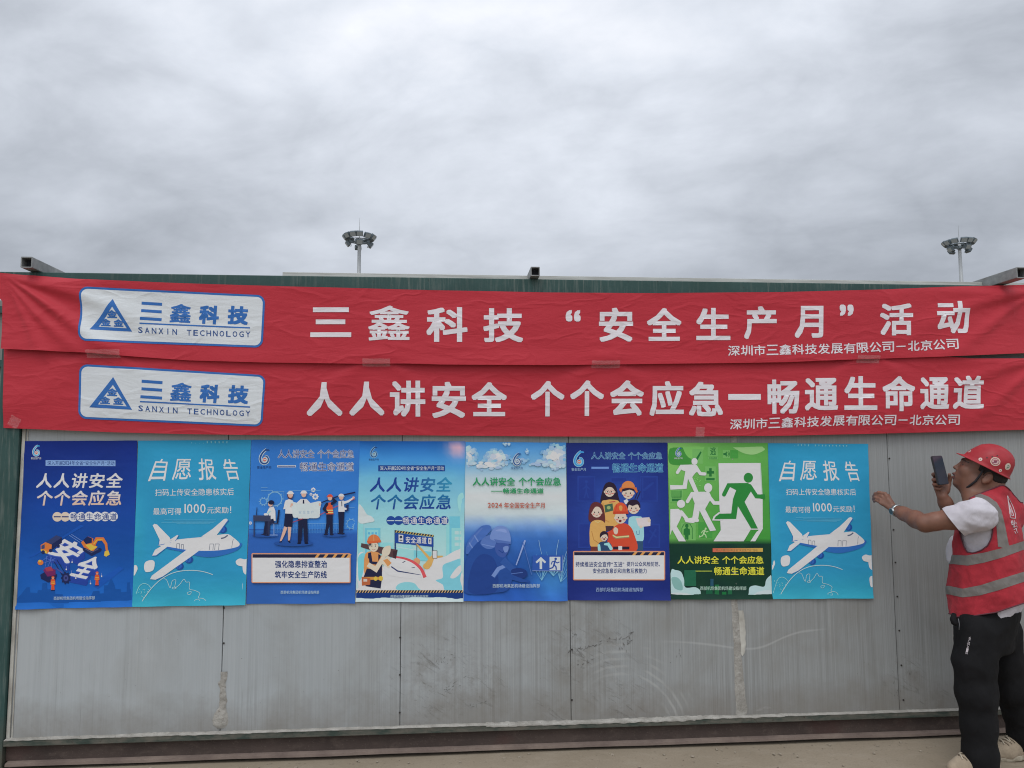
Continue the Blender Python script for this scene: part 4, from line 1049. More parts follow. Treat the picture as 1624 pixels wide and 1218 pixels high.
# site worker with a long tube
a.line([(566,465),(690,418),(800,394)], [7,9,10], c3(30,38,78)); a.line([(555,550),(640,505),(720,470),(796,440)], 5, c3(170,70,84)); a.line([(370,600),(440,575)], 5, c3(150,60,80))
a.line([(614,540),(612,610),(598,680)], [26,22,18], NV); a.line([(632,540),(634,610),(636,680)], [26,22,18], NV); a.ell(598,684,15,6,NV,10); a.ell(638,684,14,6,NV,10)
a.poly([(604,468),(640,462),(650,545),(600,545)], c3(206,88,52)); a.rect(602,514,648,521,c3(226,196,120)); a.rect(602,530,649,537,c3(226,196,120)); a.line([(606,475),(584,508),(606,532)], [20,18,14], NV, caps=True); a.line([(640,472),(664,455),(640,432)], [20,17,12], NV, caps=True)
face(a, 626, 432, 18, SK, NV, c3(206,84,60))
# man pointing
a.line([(696,525),(698,600),(696,672)], [28,24,19], NV); a.line([(712,525),(710,600),(708,672)], [26,22,18], NV); a.ell(692,676,15,6,NV,10); a.ell(712,678,16,6,NV,10)
a.poly([(684,455),(720,450),(728,528),(684,528)], SH); a.line([(720,466),(752,456),(784,434)], [18,15,10], SH, caps=True); a.ell(788,430,9,8,SK,10); a.poly([(735,484),(756,478),(752,522),(732,524)], c3(40,50,90)); a.line([(694,462),(700,500),(734,508)], 15, SH, caps=True); a.line([(707,456),(708,490)],5,NV)
face(a, 704, 428, 18, SK, NV, c3(228,232,240))
def panel_box(p, x0, y0, x1, y1, lines, bar, stripes, edge=c3(206,142,110)):
    a = p.art('slogan_panel')
    def rr(i, r): 
        pts = []
        for cx, cy, a0 in ((x1-i-r,y0+i+r,-90),(x1-i-r,y1-i-r,0),(x0+i+r,y1-i-r,90),(x0+i+r,y0+i+r,180)):
            pts += [(cx+r*math.cos(math.radians(a0+22.5*k)), cy+r*math.sin(math.radians(a0+22.5*k))) for k in range(5)]
        return pts
    a.poly(rr(0,10), edge); a.poly(rr(7,5), c3(206,212,226)); a.rect(x0+8, y0+8, x1-8, y0+8+bar, c3(34,36,62))
    for sx in stripes: a.poly([(sx,y0+8+bar),(sx+18,y0+8),(sx+38,y0+8),(sx+20,y0+8+bar)], c3(222,150,84))
    for s_, lx0, ly0, lx1, ly1, of in lines: a.text(s_, lx0, ly0, lx1, ly1, c3(30,54,108), of, sp=.03)
panel_box(p, 86, 812, 768, 1018, [('强化隐患排查整治', 250,864,606,912,.022), ('筑牢安全生产防线', 248,936,603,984,.022)], 24, (520,578,640,700,736))
a = p.art('footer_lettering'); a.text(FOOT, 286,1070,552,1092, c3(176,200,232), 0.003)
p.done()
# ---- 4: sky blue poster with a builder carrying a beam
def g4(x, y):
    st = [(40,(30,92,168)),(160,(62,138,204)),(300,(108,176,220)),(520,(140,196,224)),(760,(164,208,224)),(1150,(190,214,228))]
    for (y0, a_), (y1, b_) in zip(st, st[1:]):
        if y <= y1: break
    t = min(1, max(0, (y-y0)/(y1-y0))); c = [u+(v-u)*t for u, v in zip(a_, b_)]
    k = math.exp(-(((x-738)/62)**2+((y-95)/58)**2)); c = [u+(v-u)*k*.9 for u, v in zip(c, (232,172,176))]
    s = 1+.07*noise.noise(Vector((x*.006, y*.009, 4)))*(1 if y < 300 else .3); return pc(*[v*s for v in c])
p = Poster(3, 'pale sky blue safety poster with a builder shouldering a brown beam', g4)
emblem(p, 165, 118, 72, (c3(36,76,130), c3(150,190,214), c3(120,130,140)), capcol=c3(40,76,120))
a = p.art('caption_bar'); a.rect(196,208,655,249,c3(30,66,134), 0); a.text('深入开展2024年全省“安全生产月”活动', 208,215,648,242, c3(196,214,236), 0.005)
a = p.art('headline')
hg = hgrad(430, c3(30,62,140), 700, c3(52,140,176)); hg2 = vgrad(415, c3(36,112,158), 500, c3(30,60,138))
for s_, y0, y1, cl in (('人人讲安全',292,390,hg), ('个个会应急',410,510,hg2)): a.text(s_, 138, y0, 692, y1, cl, 0.018, sp=.06, shear=16)
a = p.art('badge_line')
for k in range(8): a.ell(283+52.3*k, 588, 31, 31, c3(34,70,144), 20)
a.rect(258,586,306,592,c3(190,208,232)); a.rect(312,586,360,592,c3(190,208,232)); a.text('畅通生命通道', 364,565,674,612, c3(206,220,238), 0.008, sp=.06)
a = p.art('city_block')
CB = c3(112,188,226); CB2 = c3(140,204,230)
for x0, y0, x1, c_ in ((58,560,92,CB2),(104,640,210,CB),(120,652,196,CB2),(210,740,300,CB2),(664,620,690,CB2),(686,560,780,CB),(700,640,776,CB2)): a.rect(x0, y0, x1, 860, c_)
for y_ in range(668, 770, 30):
    for x_ in (126,150,174): a.rect(x_, y_, x_+14, y_+16, c3(96,172,218))
for y_ in range(660, 760, 40): a.rect(722, y_, 750, y_+24, c3(176,214,234)); a.rect(756, y_, 772, y_+24, c3(176,214,234))
a.poly([(320,770),(420,750),(440,790),(440,860),(320,850)], c3(150,214,214)); a.poly([(440,790),(560,800),(560,870),(440,860)], c3(120,196,206)); a.line([(320,770),(440,790),(560,800)], 4, c3(190,226,226))
a = p.art('cloud')
a.blob([(60,480),(90,500),(118,545),(150,560),(170,590),(130,602),(62,600)], c3(196,216,226)); a.blob([(742,430),(780,400),(788,520),(752,520)], c3(150,206,230))
WC = c3(218,222,230)
a.blob([(20,1090),(60,1050),(40,960),(52,880),(60,820),(90,805),(112,850),(180,905),(260,900),(330,870),(420,880),(500,960),(530,890),(590,845),(650,838),(700,810),(745,790),(792,800),(800,1090)], WC, 4)
a.blob([(60,835),(95,812),(112,850),(100,900),(84,975),(62,1000),(56,900)], c3(118,196,232)); a.blob([(328,1066),(330,1030),(380,1012),(440,1018),(470,1050),(478,1070)], c3(134,198,234)); a.blob([(592,1000),(640,980),(640,900),(700,870),(770,850),(784,890),(760,990),(770,1070),(660,1070),(640,1030)], c3(122,192,234)); a.blob([(692,975),(745,905),(780,900),(760,950),(720,985)], WC)
a.ell(304,928,58,30,c3(100,174,226),20,.15)
a = p.art('safety_gate')
a.rect(308,655,318,790,c3(40,62,112)); a.rect(566,690,574,800,c3(40,62,112))
a.poly([(310,672),(576,706),(576,770),(312,742)], c3(34,70,146)); a.poly([(310,654),(578,688),(578,700),(310,670)], c3(44,46,60))
for k in range(14): a.poly([(314+19*k,670+2.4*k),(324+19*k,655+2.4*k),(331+19*k,656+2.4*k),(321+19*k,671+2.4*k)], c3(196,170,96))
a.poly([(336,684),(368,688),(368,738),(336,734)], c3(214,218,226)); a.ell(352,702,10,10,c3(60,66,80),12); a.rect(342,720,362,727,c3(60,66,80),1); a.poly([(540,708),(562,711),(562,752),(540,749)], c3(214,218,226)); a.ell(551,724,5,6,c3(60,66,80),10); a.line([(551,728),(551,742)],5,c3(60,66,80))
a.text('安全通道', 385,698,528,742, c3(206,214,232), 0.015, sp=.06, slope=6)
a = p.art('crane')
YC = c3(226,164,96); a.line([(458,748),(548,850)], [9,20], YC); a.line([(462,746),(460,850)], 4, c3(60,60,80)); a.poly([(440,855),(462,842),(484,858),(480,885),(450,888)], c3(206,150,110)); a.poly([(505,900),(560,830),(640,830),(640,840),(580,850),(560,905)], YC); a.rect(572,796,598,846,c3(206,214,224)); a.line([(570,796),(600,796),(600,848),(570,848)],4,c3(110,100,90),True); a.ell(530,902,26,22,YC,16)
a = p.art('airliner')
a.blob([(240,880),(300,842),(380,850),(450,890),(500,940),(520,970),(430,985),(320,975),(250,950)], c3(222,224,232), 5)
a.curve([(312,838),(380,850),(440,876),(490,920),(518,980)], [12+k*.5 for k in range(25)], c3(206,84,90), 6); a.line([(285,905),(330,936),(490,963)], [8,9,3], c3(40,54,100)); a.poly([(360,876),(380,866),(384,870),(366,880)], c3(70,80,100)); a.poly([(424,912),(448,908),(450,912),(428,916)], c3(70,80,100))
a = p.art('builder')
OR = c3(226,144,88); SK = c3(238,196,176); BK = c3(34,38,66); BR = c3(84,62,64)
a.poly([(80,744),(330,790),(318,852),(76,770)], BR); a.poly([(296,800),(328,792),(318,852),(300,846)], c3(64,46,50))
a.blob([(110,815),(150,800),(205,815),(222,880),(216,960),(150,975),(104,960),(98,880)], OR); a.poly([(126,812),(146,806),(156,870),(196,872),(196,820),(212,826),(222,895),(222,985),(212,1056),(110,1040),(96,975),(124,900)], BK)
a.line([(115,850),(118,900),(190,910),(238,820)], [34,36,32,24], OR); a.line([(125,890),(180,925),(222,860),(248,806)], [32,32,28,24], SK); a.blob([(222,800),(240,770),(278,762),(280,800),(262,830),(228,832)], SK)
a.line([(262,850),(240,880),(268,905)], [34,34,22], SK, caps=True); a.poly([(230,862),(258,850),(288,880),(262,905)], OR)
a.ell(164,765,33,38,SK,20); a.poly([(132,748),(152,728),(190,730),(198,752),(186,742),(150,745),(138,772)], BK); a.ell(152,764,3.5,5,BK,8); a.ell(176,764,3.5,5,BK,8); a.curve([(156,786),(165,791),(176,785)],3,c3(170,90,80),4); a.line([(146,752),(158,750)],3,BK); a.line([(170,750),(182,752)],3,BK)
a.ell(166,736,46,52,c3(222,118,70),22,0,180,360); a.poly([(118,730),(214,724),(216,738),(124,748)], c3(206,100,58)); a.line([(164,686),(166,730)],5,c3(236,150,100))
a.rect(84,976,226,996,c3(196,140,66)); a.ell(214,986,15,17,c3(222,176,72),14); a.ell(178,988,13,15,c3(222,176,72),14); a.poly([(82,975),(142,985),(140,1030),(84,1036)], c3(176,98,62)); a.rect(94,990,120,1008,c3(200,190,180))
a = p.art('footer_band')
a.poly([(38,1070),(784,1070),(781,1146),(36,1146)], c3(28,58,120)); a.poly([(38,1068),(784,1068),(783,1085),(38,1085)], c3(40,44,58))
for k in range(38): a.poly([(44+19.5*k,1085),(54+19.5*k,1068),(61+19.5*k,1068),(51+19.5*k,1085)], c3(206,172,120))
a = p.art('footer_lettering'); a.text(FOOT, 280,1100,540,1122, c3(180,200,228), 0.003)
p.done()

# ---- 5: cloud and firefighter poster
def g5(x, y):
    st = [(45,(66,138,206)),(200,(120,172,218)),(300,(178,198,222)),(420,(202,208,220)),(540,(192,204,224)),(610,(134,168,214)),(690,(60,110,182)),(860,(40,86,160)),(1140,(38,84,164))]
    for (y0, a_), (y1, b_) in zip(st, st[1:]):
        if y <= y1: break
    t = min(1, max(0, (y-y0)/(y1-y0))); c = [u+(v-u)*t for u, v in zip(a_, b_)]
    if y > 560:
        k = math.exp(-(((x-640)/130)**2+((y-990)/150)**2)); c = [u+(v-u)*k*.55 for u, v in zip(c, (80,160,214))]
        c = [u*(1+.10*noise.noise(Vector((x*.012, y*.012, 9)))) for u in c]
    return pc(*c)
p = Poster(4, 'white and blue safety poster with clouds and a firefighter', g5)
a = p.art('cloud')
rnd = random.Random(11)
def puff(cx, cy, rx, ry, n, col):      # a cloud bank built of many small overlapping tufts
    for k in range(n):
        th = rnd.uniform(0, 6.283); r = math.sqrt(rnd.random()); x_, y_ = cx+rx*r*math.cos(th), cy+ry*r*math.sin(th)
        s_ = rnd.uniform(.10, .24)*(1.25-r); b_ = rnd.uniform(-12, 14)-8*(y_-cy)/ry; rx_ = rx*s_+5; ry_ = ry*s_+6
        x_ = min(max(x_, 38+rx_), 726-rx_); y_ = max(y_, 52+ry_)
        e_ = min(.85, r**1.6*.85); sk_ = (96,158,214) if y_ < 190 else (150,184,220); a.ell(x_, y_, rx_, ry_, c3(*[max(0,min(255,v+b_+(q_-v)*e_)) for v, q_ in zip(col, sk_)]), 11)
puff(60, 140, 60, 80, 60, (206,208,214)); puff(250, 160, 95, 66, 100, (206,206,212)); puff(180, 205, 130, 36, 30, (200,204,216)); puff(660, 150, 110, 90, 120, (208,206,210)); puff(560, 190, 110, 26, 22, (176,192,220)); puff(400, 175, 80, 24, 14, (170,190,222)); puff(320, 62, 30, 12, 8, (200,206,218)); puff(458, 112, 12, 18, 8, (196,206,222))
emblem(p, 390, 168, 84, (c3(44,84,140), c3(196,206,222), c3(90,110,150)), capcol=c3(50,80,130))
a = p.art('headline'); GR = c3(40,142,88)
a.text('人人讲安全 个个会应急', 86,292,692,348, GR, 0.018); a.rect(212,384,290,389,GR); a.text('畅通生命通道', 294,366,572,402, GR, 0.020)
a = p.art('date_line'); a.text('2024', 190,466,288,502, c3(176,84,62), 0.011); a.text('年全国安全生产月', 302,464,585,504, c3(176,84,62), 0.010)
a = p.art('firefighter')
D1, D2, D3, L1, L2 = c3(40,76,146), c3(36,66,134), c3(48,86,156), c3(112,138,194), c3(84,114,178)
a.blob([(38,780),(60,720),(110,660),(150,625),(200,622),(212,650),(180,690),(140,740),(90,790),(44,820)], c3(70,106,176)); a.line([(52,770),(96,700),(150,640)], 10, L2); a.line([(90,786),(60,740)], 8, L1); a.line([(128,742),(96,690)], 8, L1)
a.blob([(24,1080),(40,860),(90,770),(150,720),(230,730),(300,790),(330,880),(360,960),(330,1060),(240,1085)], D1); a.blob([(60,1080),(80,900),(150,820),(230,850),(260,960),(240,1080)], D2)
a.blob([(138,745),(170,700),(215,690),(246,730),(230,775),(180,782)], L2); a.line([(150,752),(236,770)],5,L1)
a.blob([(205,712),(215,665),(250,630),(300,628),(335,660),(346,735),(300,742),(240,728)], L1); a.poly([(230,716),(350,735),(346,750),(250,742)], c3(80,108,172)); a.blob([(240,660),(270,645),(310,650),(318,672),(280,664)], c3(130,152,204))
a.blob([(250,745),(335,752),(330,800),(300,840),(262,830),(240,790)], c3(60,86,154)); a.line([(262,790),(290,810),(330,770)], 6, D2); a.blob([(296,772),(330,765),(326,800),(304,806)], c3(112,136,190))
a.line([(226,975),(262,920),(330,890)], [30,26,20], L1); a.line([(235,985),(275,930),(335,905)], 5, D3); a.line([(290,860),(350,915),(400,950)], [50,44,34], D3); a.blob([(350,930),(400,915),(450,930),(460,965),(420,990),(370,975)], c3(34,58,120)); a.line([(350,955),(430,945)],5,L2)
a.line([(384,895),(446,724)], [8,12], c3(140,160,206)); a.line([(430,735),(470,880),(490,960)], 5, c3(80,112,176))
a.line([(300,960),(420,1000),(480,1010)], [40,26,12], D1)
for x_, y_, r_ in ((560,1000,1),(640,970,1),(690,1010,1)):
    for k in range(9):
        th = rnd.uniform(-2.6,-.5); L_ = rnd.uniform(60,230); a.line([(x_,y_),(x_+L_*.3*math.cos(th)*1.2,y_+L_*.55*math.sin(th)),(min(730,x_+L_*.62*math.cos(th)),y_+L_*math.sin(th))], [3,2.4,1], c3(120,178,226))
for q_ in ([(540,722),(548,770),(560,820)], [(676,720),(664,790),(660,830)], [(732,800),(700,900),(690,970)]): a.curve(q_, 2.6, c3(146,180,222), 5)
a = p.art('exit_sign')
a.poly([(498,828),(706,828),(704,936),(494,934)], c3(48,86,164)); a.line([(496,934),(704,936),(706,828)], 3, c3(150,170,214)); a.line([(554,922),(554,852)], 17, c3(196,204,226)); a.line([(522,878),(554,848),(586,878)], 14, c3(196,204,226))
a.rect(614,838,688,930,c3(196,204,226)); RN = c3(44,76,150)
a.ell(656,852,9,9,RN,12); limbs(a, RN, (11,[(652,866),(644,892)]), (7,[(650,868),(666,880),(680,874)]), (7,[(648,868),(632,872),(626,888)]), (9,[(644,892),(658,906),(660,924)]), (9,[(644,892),(636,912),(618,918)]))
a = p.art('footer_lettering'); a.text(FOOT, 222,1024,548,1050, c3(176,194,226), 0.004)
p.done()

# ---- 6: navy poster with a family group
def g6(x, y):
    k = math.exp(-(((x-390)/330)**2+((y-560)/360)**2)); c = [u+(v-u)*k for u, v in zip((28,42,112),(46,78,162))]
    return pc(*[v*(1+.05*noise.noise(Vector((x*.005, y*.004, 6)))) for v in c])
p = Poster(5, 'navy blue safety poster with a family and firefighter group', g6)
emblem(p, 120, 164, 104, (c3(64,146,204), c3(146,192,226), c3(206,104,84)), capcol=c3(150,178,214))
a = p.art('headline'); EC = c3(136,190,236)
outlined(a, '人人讲安全 个个会应急', 206,118,694,166, EC, c3(40,66,142), .028)
a.rect(206,218,328,234,c3(84,120,190)); a.rect(209,221,325,231,c3(112,146,206))
outlined(a, '畅通生命通道', 350,196,700,256, c3(110,182,230), c3(34,60,138), .034, sp=.02)
a = p.art('ghost_sign'); GH = c3(40,64,144)
for x0, y0, x1, y1 in ((110,282,235,460),(335,286,455,330),(540,282,665,460),(115,605,200,780),(560,610,680,780)):
    a.rect(x0,y0,x1,y1,GH)
    a.rect(x0+10,y0+10,x1-10,y1-10,c3(36,56,134))
limbs(a, GH, (12,[(172,340),(172,390)]), (9,[(172,350),(150,372)]), (9,[(172,350),(194,372)]), (10,[(172,390),(158,430)]), (10,[(172,390),(186,430)])); a.ell(172,322,11,12,GH,10); limbs(a, GH, (16,[(570,380),(630,330)]), (10,[(560,300),(560,430)]), (12,[(610,660),(650,700)]), (12,[(650,650),(600,740)]))
a = p.art('illustration')
SK = c3(240,190,172); HR = c3(44,32,48); YE = c3(214,160,92); RD = c3(198,74,50); PK = c3(214,120,110)
def head(x_, y_, r_, hair, mouth=True, smile=True):
    a.ell(x_, y_, r_*.92, r_, SK, 20); a.ell(x_-r_*.9, y_+.1*r_, r_*.16, r_*.2, SK, 8); a.ell(x_+r_*.9, y_+.1*r_, r_*.16, r_*.2, SK, 8)
    a.ell(x_-.55*r_, y_+.38*r_, r_*.2, r_*.12, PK, 8); a.ell(x_+.55*r_, y_+.38*r_, r_*.2, r_*.12, PK, 8)
    a.ell(x_-.36*r_, y_+.06*r_, r_*.09, r_*.15, HR, 8); a.ell(x_+.36*r_, y_+.06*r_, r_*.09, r_*.15, HR, 8)
    a.curve([(x_-.22*r_,y_+.52*r_),(x_,y_+.62*r_),(x_+.22*r_,y_+.52*r_)], r_*.08, c3(150,60,60), 4)
# woman with glasses, behind
a.blob([(272,470),(288,370),(310,330),(345,326),(375,352),(392,420),(402,465),(360,470)], HR); a.blob([(275,470),(310,448),(350,445),(400,462),(408,560),(400,626),(280,626)], YE)
head(332,388,38,HR); a.poly(spline([(292,385),(306,350),(340,336),(370,360),(372,388),(350,362),(320,360)],3), HR); a.line([(316+15*math.cos(k*.6),392+14*math.sin(k*.6)) for k in range(10)],2.5,c3(176,90,84),True); a.line([(350+15*math.cos(k*.6),392+14*math.sin(k*.6)) for k in range(10)],2.5,c3(176,90,84),True)
a.poly([(296,482),(352,470),(358,520),(302,534)], c3(66,98,76)); a.ell(326,500,13,12,c3(150,170,110),12); a.line([(330,462),(372,458)],6,c3(176,60,66)); a.line([(286,470),(292,580),(330,600)],[8,6,5],c3(190,134,72)); a.rect(300,626,360,660,c3(72,50,58)); 
# worker in an orange cap, behind
a.blob([(420,480),(440,448),(480,446),(516,470),(500,520),(440,540)], c3(60,76,140)); a.poly([(428,452),(452,440),(470,470),(440,476)], c3(214,222,236)); a.line([(506,440),(530,376)],5,HR); a.line([(520,442),(544,388)],5,HR)
head(460,398,42,HR); a.ell(460,362,46,46,c3(214,128,72),22,0,180,360); a.poly([(398,378),(404,362),(516,360),(526,392),(516,398),(500,372),(420,372),(412,398)], c3(198,108,58)); a.poly(spline([(420,372),(460,364),(500,372),(496,386),(470,376),(426,388)],2), HR)
# man in a white coat
a.blob([(462,590),(480,562),(530,560),(560,580),(566,720),(520,730),(470,700)], c3(152,200,226)); a.rect(508,730,562,796,c3(50,80,110)); a.poly([(512,572),(606,566),(614,600),(612,626),(530,634)], c3(206,196,196)); a.ell(604,588,11,14,SK,10); a.line([(500,584),(514,630),(546,640)],[24,22,14],c3(152,200,226),caps=True); a.ell(548,632,11,10,SK,10); a.line([(516,660),(520,684),(536,684),(536,656)],3,c3(60,110,150))
head(498,502,42,HR); a.poly(spline([(456,510),(452,470),(480,446),(520,448),(542,476),(540,506),(524,478),(490,488),(464,480)],3), HR)
# woman in yellow, left
a.blob([(190,590),(196,500),(220,464),(262,466),(290,500),(300,600),(255,600)], c3(96,48,50)); a.blob([(196,640),(206,600),(250,584),(296,604),(306,680),(290,760),(206,770),(194,700)], YE); a.line([(208,660),(222,720),(262,748)], 4, c3(170,116,60)); a.rect(202,768,262,798,c3(110,54,50))
head(243,530,38,HR); a.poly(spline([(204,540),(204,492),(240,472),(280,490),(284,540),(266,500),(232,496)],3), c3(96,48,50)); a.line([(232,594),(252,602),(270,592)],4,c3(230,190,130))
# firefighter in front
a.blob([(318,800),(330,690),(366,630),(420,608),(466,622),(500,680),(514,800)], RD, 5); a.rect(356,768,468,788,HR); a.rect(392,764,418,792,c3(206,200,196)); a.line([(348,690),(378,706),(466,698)], [16,18,18], c3(150,130,96)); a.line([(350,688),(378,704),(466,696)], 8, c3(226,200,140)); a.line([(340,700),(330,680),(366,660)],[30,34,30],RD,caps=True); a.blob([(358,650),(372,634),(390,650),(384,680),(366,680)], SK)
head(408,566,44,HR); a.ell(404,592,10,9,c3(110,34,40),12); a.poly([(362,545),(372,530),(450,530),(456,548),(440,542),(380,542)], HR); a.ell(408,530,50,66,c3(206,84,52),24,0,180,360); a.poly([(356,526),(460,526),(462,542),(356,544)], c3(186,66,42)); a.blob([(396,494),(408,484),(420,494),(416,518),(402,518)], c3(222,150,80)); a.line([(380,476),(374,524)],3,c3(176,60,40)); a.line([(436,476),(444,524)],3,c3(176,60,40))
# child
a.blob([(252,760),(270,736),(310,734),(342,752),(348,790),(330,800),(258,800)], c3(44,72,104)); a.line([(262,795),(258,760)],[20,18],c3(150,206,216),caps=True); a.line([(342,782),(322,750),(300,752)],[22,20,14],c3(150,206,216),caps=True)
head(294,704,26,HR); a.poly(spline([(266,708),(268,676),(294,660),(320,676),(322,704),(308,684),(282,690)],3), HR); a.ell(294,716,7,6,c3(120,40,44),10)
panel_box(p, 80, 798, 714, 1000, [('持续推进安全宣传“五进”', 98,872,434,908,.016), ('提升公众风险防范、', 450,872,694,904,.016), ('安全应急意识和自救互救能力', 216,918,588,952,.016)], 22, (486,540,595,650))
a = p.art('footer_lettering'); a.text(FOOT, 238,1050,562,1078, c3(150,172,220), 0.004)
p.done()

# ---- 7: green poster with running figures
def g7(x, y):
    if y > 733: return c3(30,84,60) if False else pc(22+4*noise.noise(Vector((x*.01,y*.01,1))), 56+8*noise.noise(Vector((x*.01,y*.01,1))), 44)
    t = (y-50)/690; u = (x-40)/700; k = max(0, min(1, .85-u*.5-t*.35+.25*noise.noise(Vector((x*.003, y*.003, 3)))))
    return pc(*[a_+(b_-a_)*k for a_, b_ in zip((62,142,58),(132,190,102))])
p = Poster(6, 'green safety poster with white running figures leaving through a door', g7)
a = p.art('backdrop'); LGm = c3(150,196,128)
a.blob([(440,54),(728,54),(726,80),(690,112),(630,134),(570,128),(510,100),(470,70)], LGm); a.blob([(44,120),(60,76),(100,66),(150,96),(166,140),(200,170),(190,205),(120,208),(60,200),(42,170)], c3(64,140,60)); a.blob([(150,56),(270,56),(290,80),(250,150),(190,160),(150,110)], c3(120,186,96))
a = p.art('safety_pictogram'); PG = c3(112,176,96); PD = c3(40,112,56)
for x0,y0,x1,y1 in ((206,96,278,198),(312,76,382,146),(316,150,382,168),(416,104,466,158),(468,104,522,160),(292,216,368,318),(52,372,142,462),(126,604,230,726),(248,600,344,708)): a.rect(x0,y0,x1,y1,PG if x0 not in (468,248) else c3(70,150,66))
a.poly([(225,170),(262,112),(270,120),(240,176)], PD); a.text('逃', 330,84,368,138, PD, 0.014); a.text('应急疏散', 320,152,378,166, PD, 0.005)
a.poly([(420,124),(432,124),(444,112),(444,150),(432,138),(420,138)], PD); a.line([(450,118),(456,131),(450,144)],4,PD); a.line([(457,112),(464,131),(457,150)],4,PD)
a.rect(322,228,340,286,PD); a.rect(306,248,356,266,PD); a.rect(302,296,360,312,PD)
a.rect(60,382,134,430,c3(90,156,80)); a.line([(128,382),(128,428),(66,428)],5,PD); a.rect(66,438,130,456,PD)
limbs(a, PD, (26,[(168,650),(168,690)]), (10,[(152,650),(150,684)]), (10,[(184,650),(186,684)]), (11,[(162,690),(162,716)]), (11,[(174,690),(174,716)])); a.ell(168,626,12,13,PD,12); a.line([(134,716),(134,640),(150,612),(190,612),(206,640),(206,716)],4,PD)
limbs(a, c3(176,212,156), (9,[(292,655),(284,678)]), (6,[(290,656),(304,668),(314,664)]), (6,[(290,656),(276,662),(270,674)]), (7,[(284,678),(298,688),(302,704)]), (7,[(284,678),(276,694),(258,700)])); a.ell(298,645,7,8,c3(176,212,156),10); a.line([(256,690),(252,704),(262,702)],4,c3(176,212,156))
for k in range(16): a.ell(222+random.Random(k).uniform(-6,40), 300+random.Random(k+50).uniform(-14,50), 3.5, 3.5, c3(130,200,110), 6)
a = p.art('doorway'); DW = c3(206,210,220)
a.poly([(386,194),(676,192),(690,405),(692,645),(640,732),(612,732),(664,652),(608,652),(560,732),(352,732),(402,655),(392,470)], DW)
a.poly([(670,193),(678,192),(690,408),(684,408)], c3(176,190,180)); a.poly([(612,732),(570,732),(624,660),(652,660)], c3(62,142,58)); a.poly([(606,732),(626,732),(668,662),(652,662)], DW)
a = p.art('running_figure'); WF = c3(212,216,224)
def runner(pts_head, *ln, col=WF):
    a.ell(*pts_head, col, 24)
    for w_, q_ in ln: a.line(q_, w_, col, caps=True)
# top
runner((221,182,21,24), (22,[(103,258),(130,216),(205,214)]), (22,[(232,226),(262,266),(292,268)])); a.poly([(140,206),(236,206),(256,240),(226,262),(205,290),(252,400),(226,408),(176,300),(166,370),(54,376),(52,344),(140,346),(158,250),(130,240)], WF)
# middle
runner((315,363,28,31), (24,[(172,458),(204,404),(290,402)]), (24,[(318,420),(356,468),(400,468)])); a.poly([(210,392),(322,392),(340,430),(316,470),(294,510),(370,656),(328,662),(256,520),(244,590),(212,606),(160,600),(150,580),(206,568),(222,470),(206,430)], WF)
# lowest, cut by the edge
runner((128,474,28,28), (24,[(130,530),(172,584),(240,588)])); a.poly([(54,510),(110,508),(142,535),(118,590),(98,630),(162,732),(112,732),(66,650),(54,690)], WF)
a = p.art('running_figure'); GRN = c3(44,128,58)
runner((592,294,32,34), (28,[(424,410),(456,346),(540,346)]), (28,[(600,350),(648,422),(682,424)]), col=GRN); a.poly([(450,332),(590,330),(624,364),(600,404),(566,460),(658,644),(612,644),(520,490),(508,578),(350,578),(372,542),(474,540),(486,440),(508,380),(470,360)], GRN); a.rect(676,408,706,440,GRN)
a.poly([(342,588),(352,560),(384,534),(400,528),(400,536),(366,562),(356,580),(420,580),(400,590)], WF)
a = p.art('lower_cloud'); TC = c3(176,204,204); T2 = c3(128,172,166)
a.blob([(59,940),(90,930),(130,945),(150,1000),(160,1050),(225,1048),(260,1070),(268,1100),(310,1102),(345,1104),(372,1129),(60,1129)], TC); a.blob([(62,985),(100,980),(130,1010),(140,1060),(120,1070),(80,1050)], T2); a.blob([(484,1129),(500,1105),(545,1098),(590,1102),(600,1050),(640,1036),(700,1044),(714,1000),(735,975),(752,978),(757,1127)], TC); a.blob([(60,1090),(140,1086),(200,1100),(250,1129),(60,1129)], c3(196,214,218)); a.blob([(640,1090),(700,1070),(756,1075),(757,1128),(620,1128)], c3(192,212,214))
rnd = random.Random(3); a = p.art('tower_block')
for x0,y0,x1,y1,cl in ((150,930,232,1040,(36,98,72)),(330,990,352,1040,(40,80,100)),(300,1040,345,1095,(30,90,64)),(360,1030,390,1129,(34,104,62)),(410,1080,440,1129,(30,110,60)),(450,1060,480,1120,(36,100,66))): a.rect(x0,y0,x1,y1,c3(*cl))
emblem(p, 110, 118, 60, (c3(44,104,160), c3(196,216,226), c3(120,150,160)), capcol=c3(206,220,228))
a = p.art('caption_bar'); a.poly([(346,780),(692,778),(692,804),(346,806)], hgrad(346,c3(200,100,80),692,c3(196,164,80))); a.text('深入开展2024年全省“安全生产月”活动', 366,784,655,802, c3(110,100,60), 0.002)
a = p.art('headline'); YL = c3(212,204,66)
a.text('人人讲安全 个个会应急', 104,834,696,886, YL, 0.018); a.rect(228,934,342,940,c3(160,176,72)); a.text('畅通生命通道', 356,908,700,964, YL, 0.019, sp=.02)
a = p.art('footer_lettering'); a.text(FOOT, 260,1042,578,1068, c3(176,204,190), 0.004)
p.done()
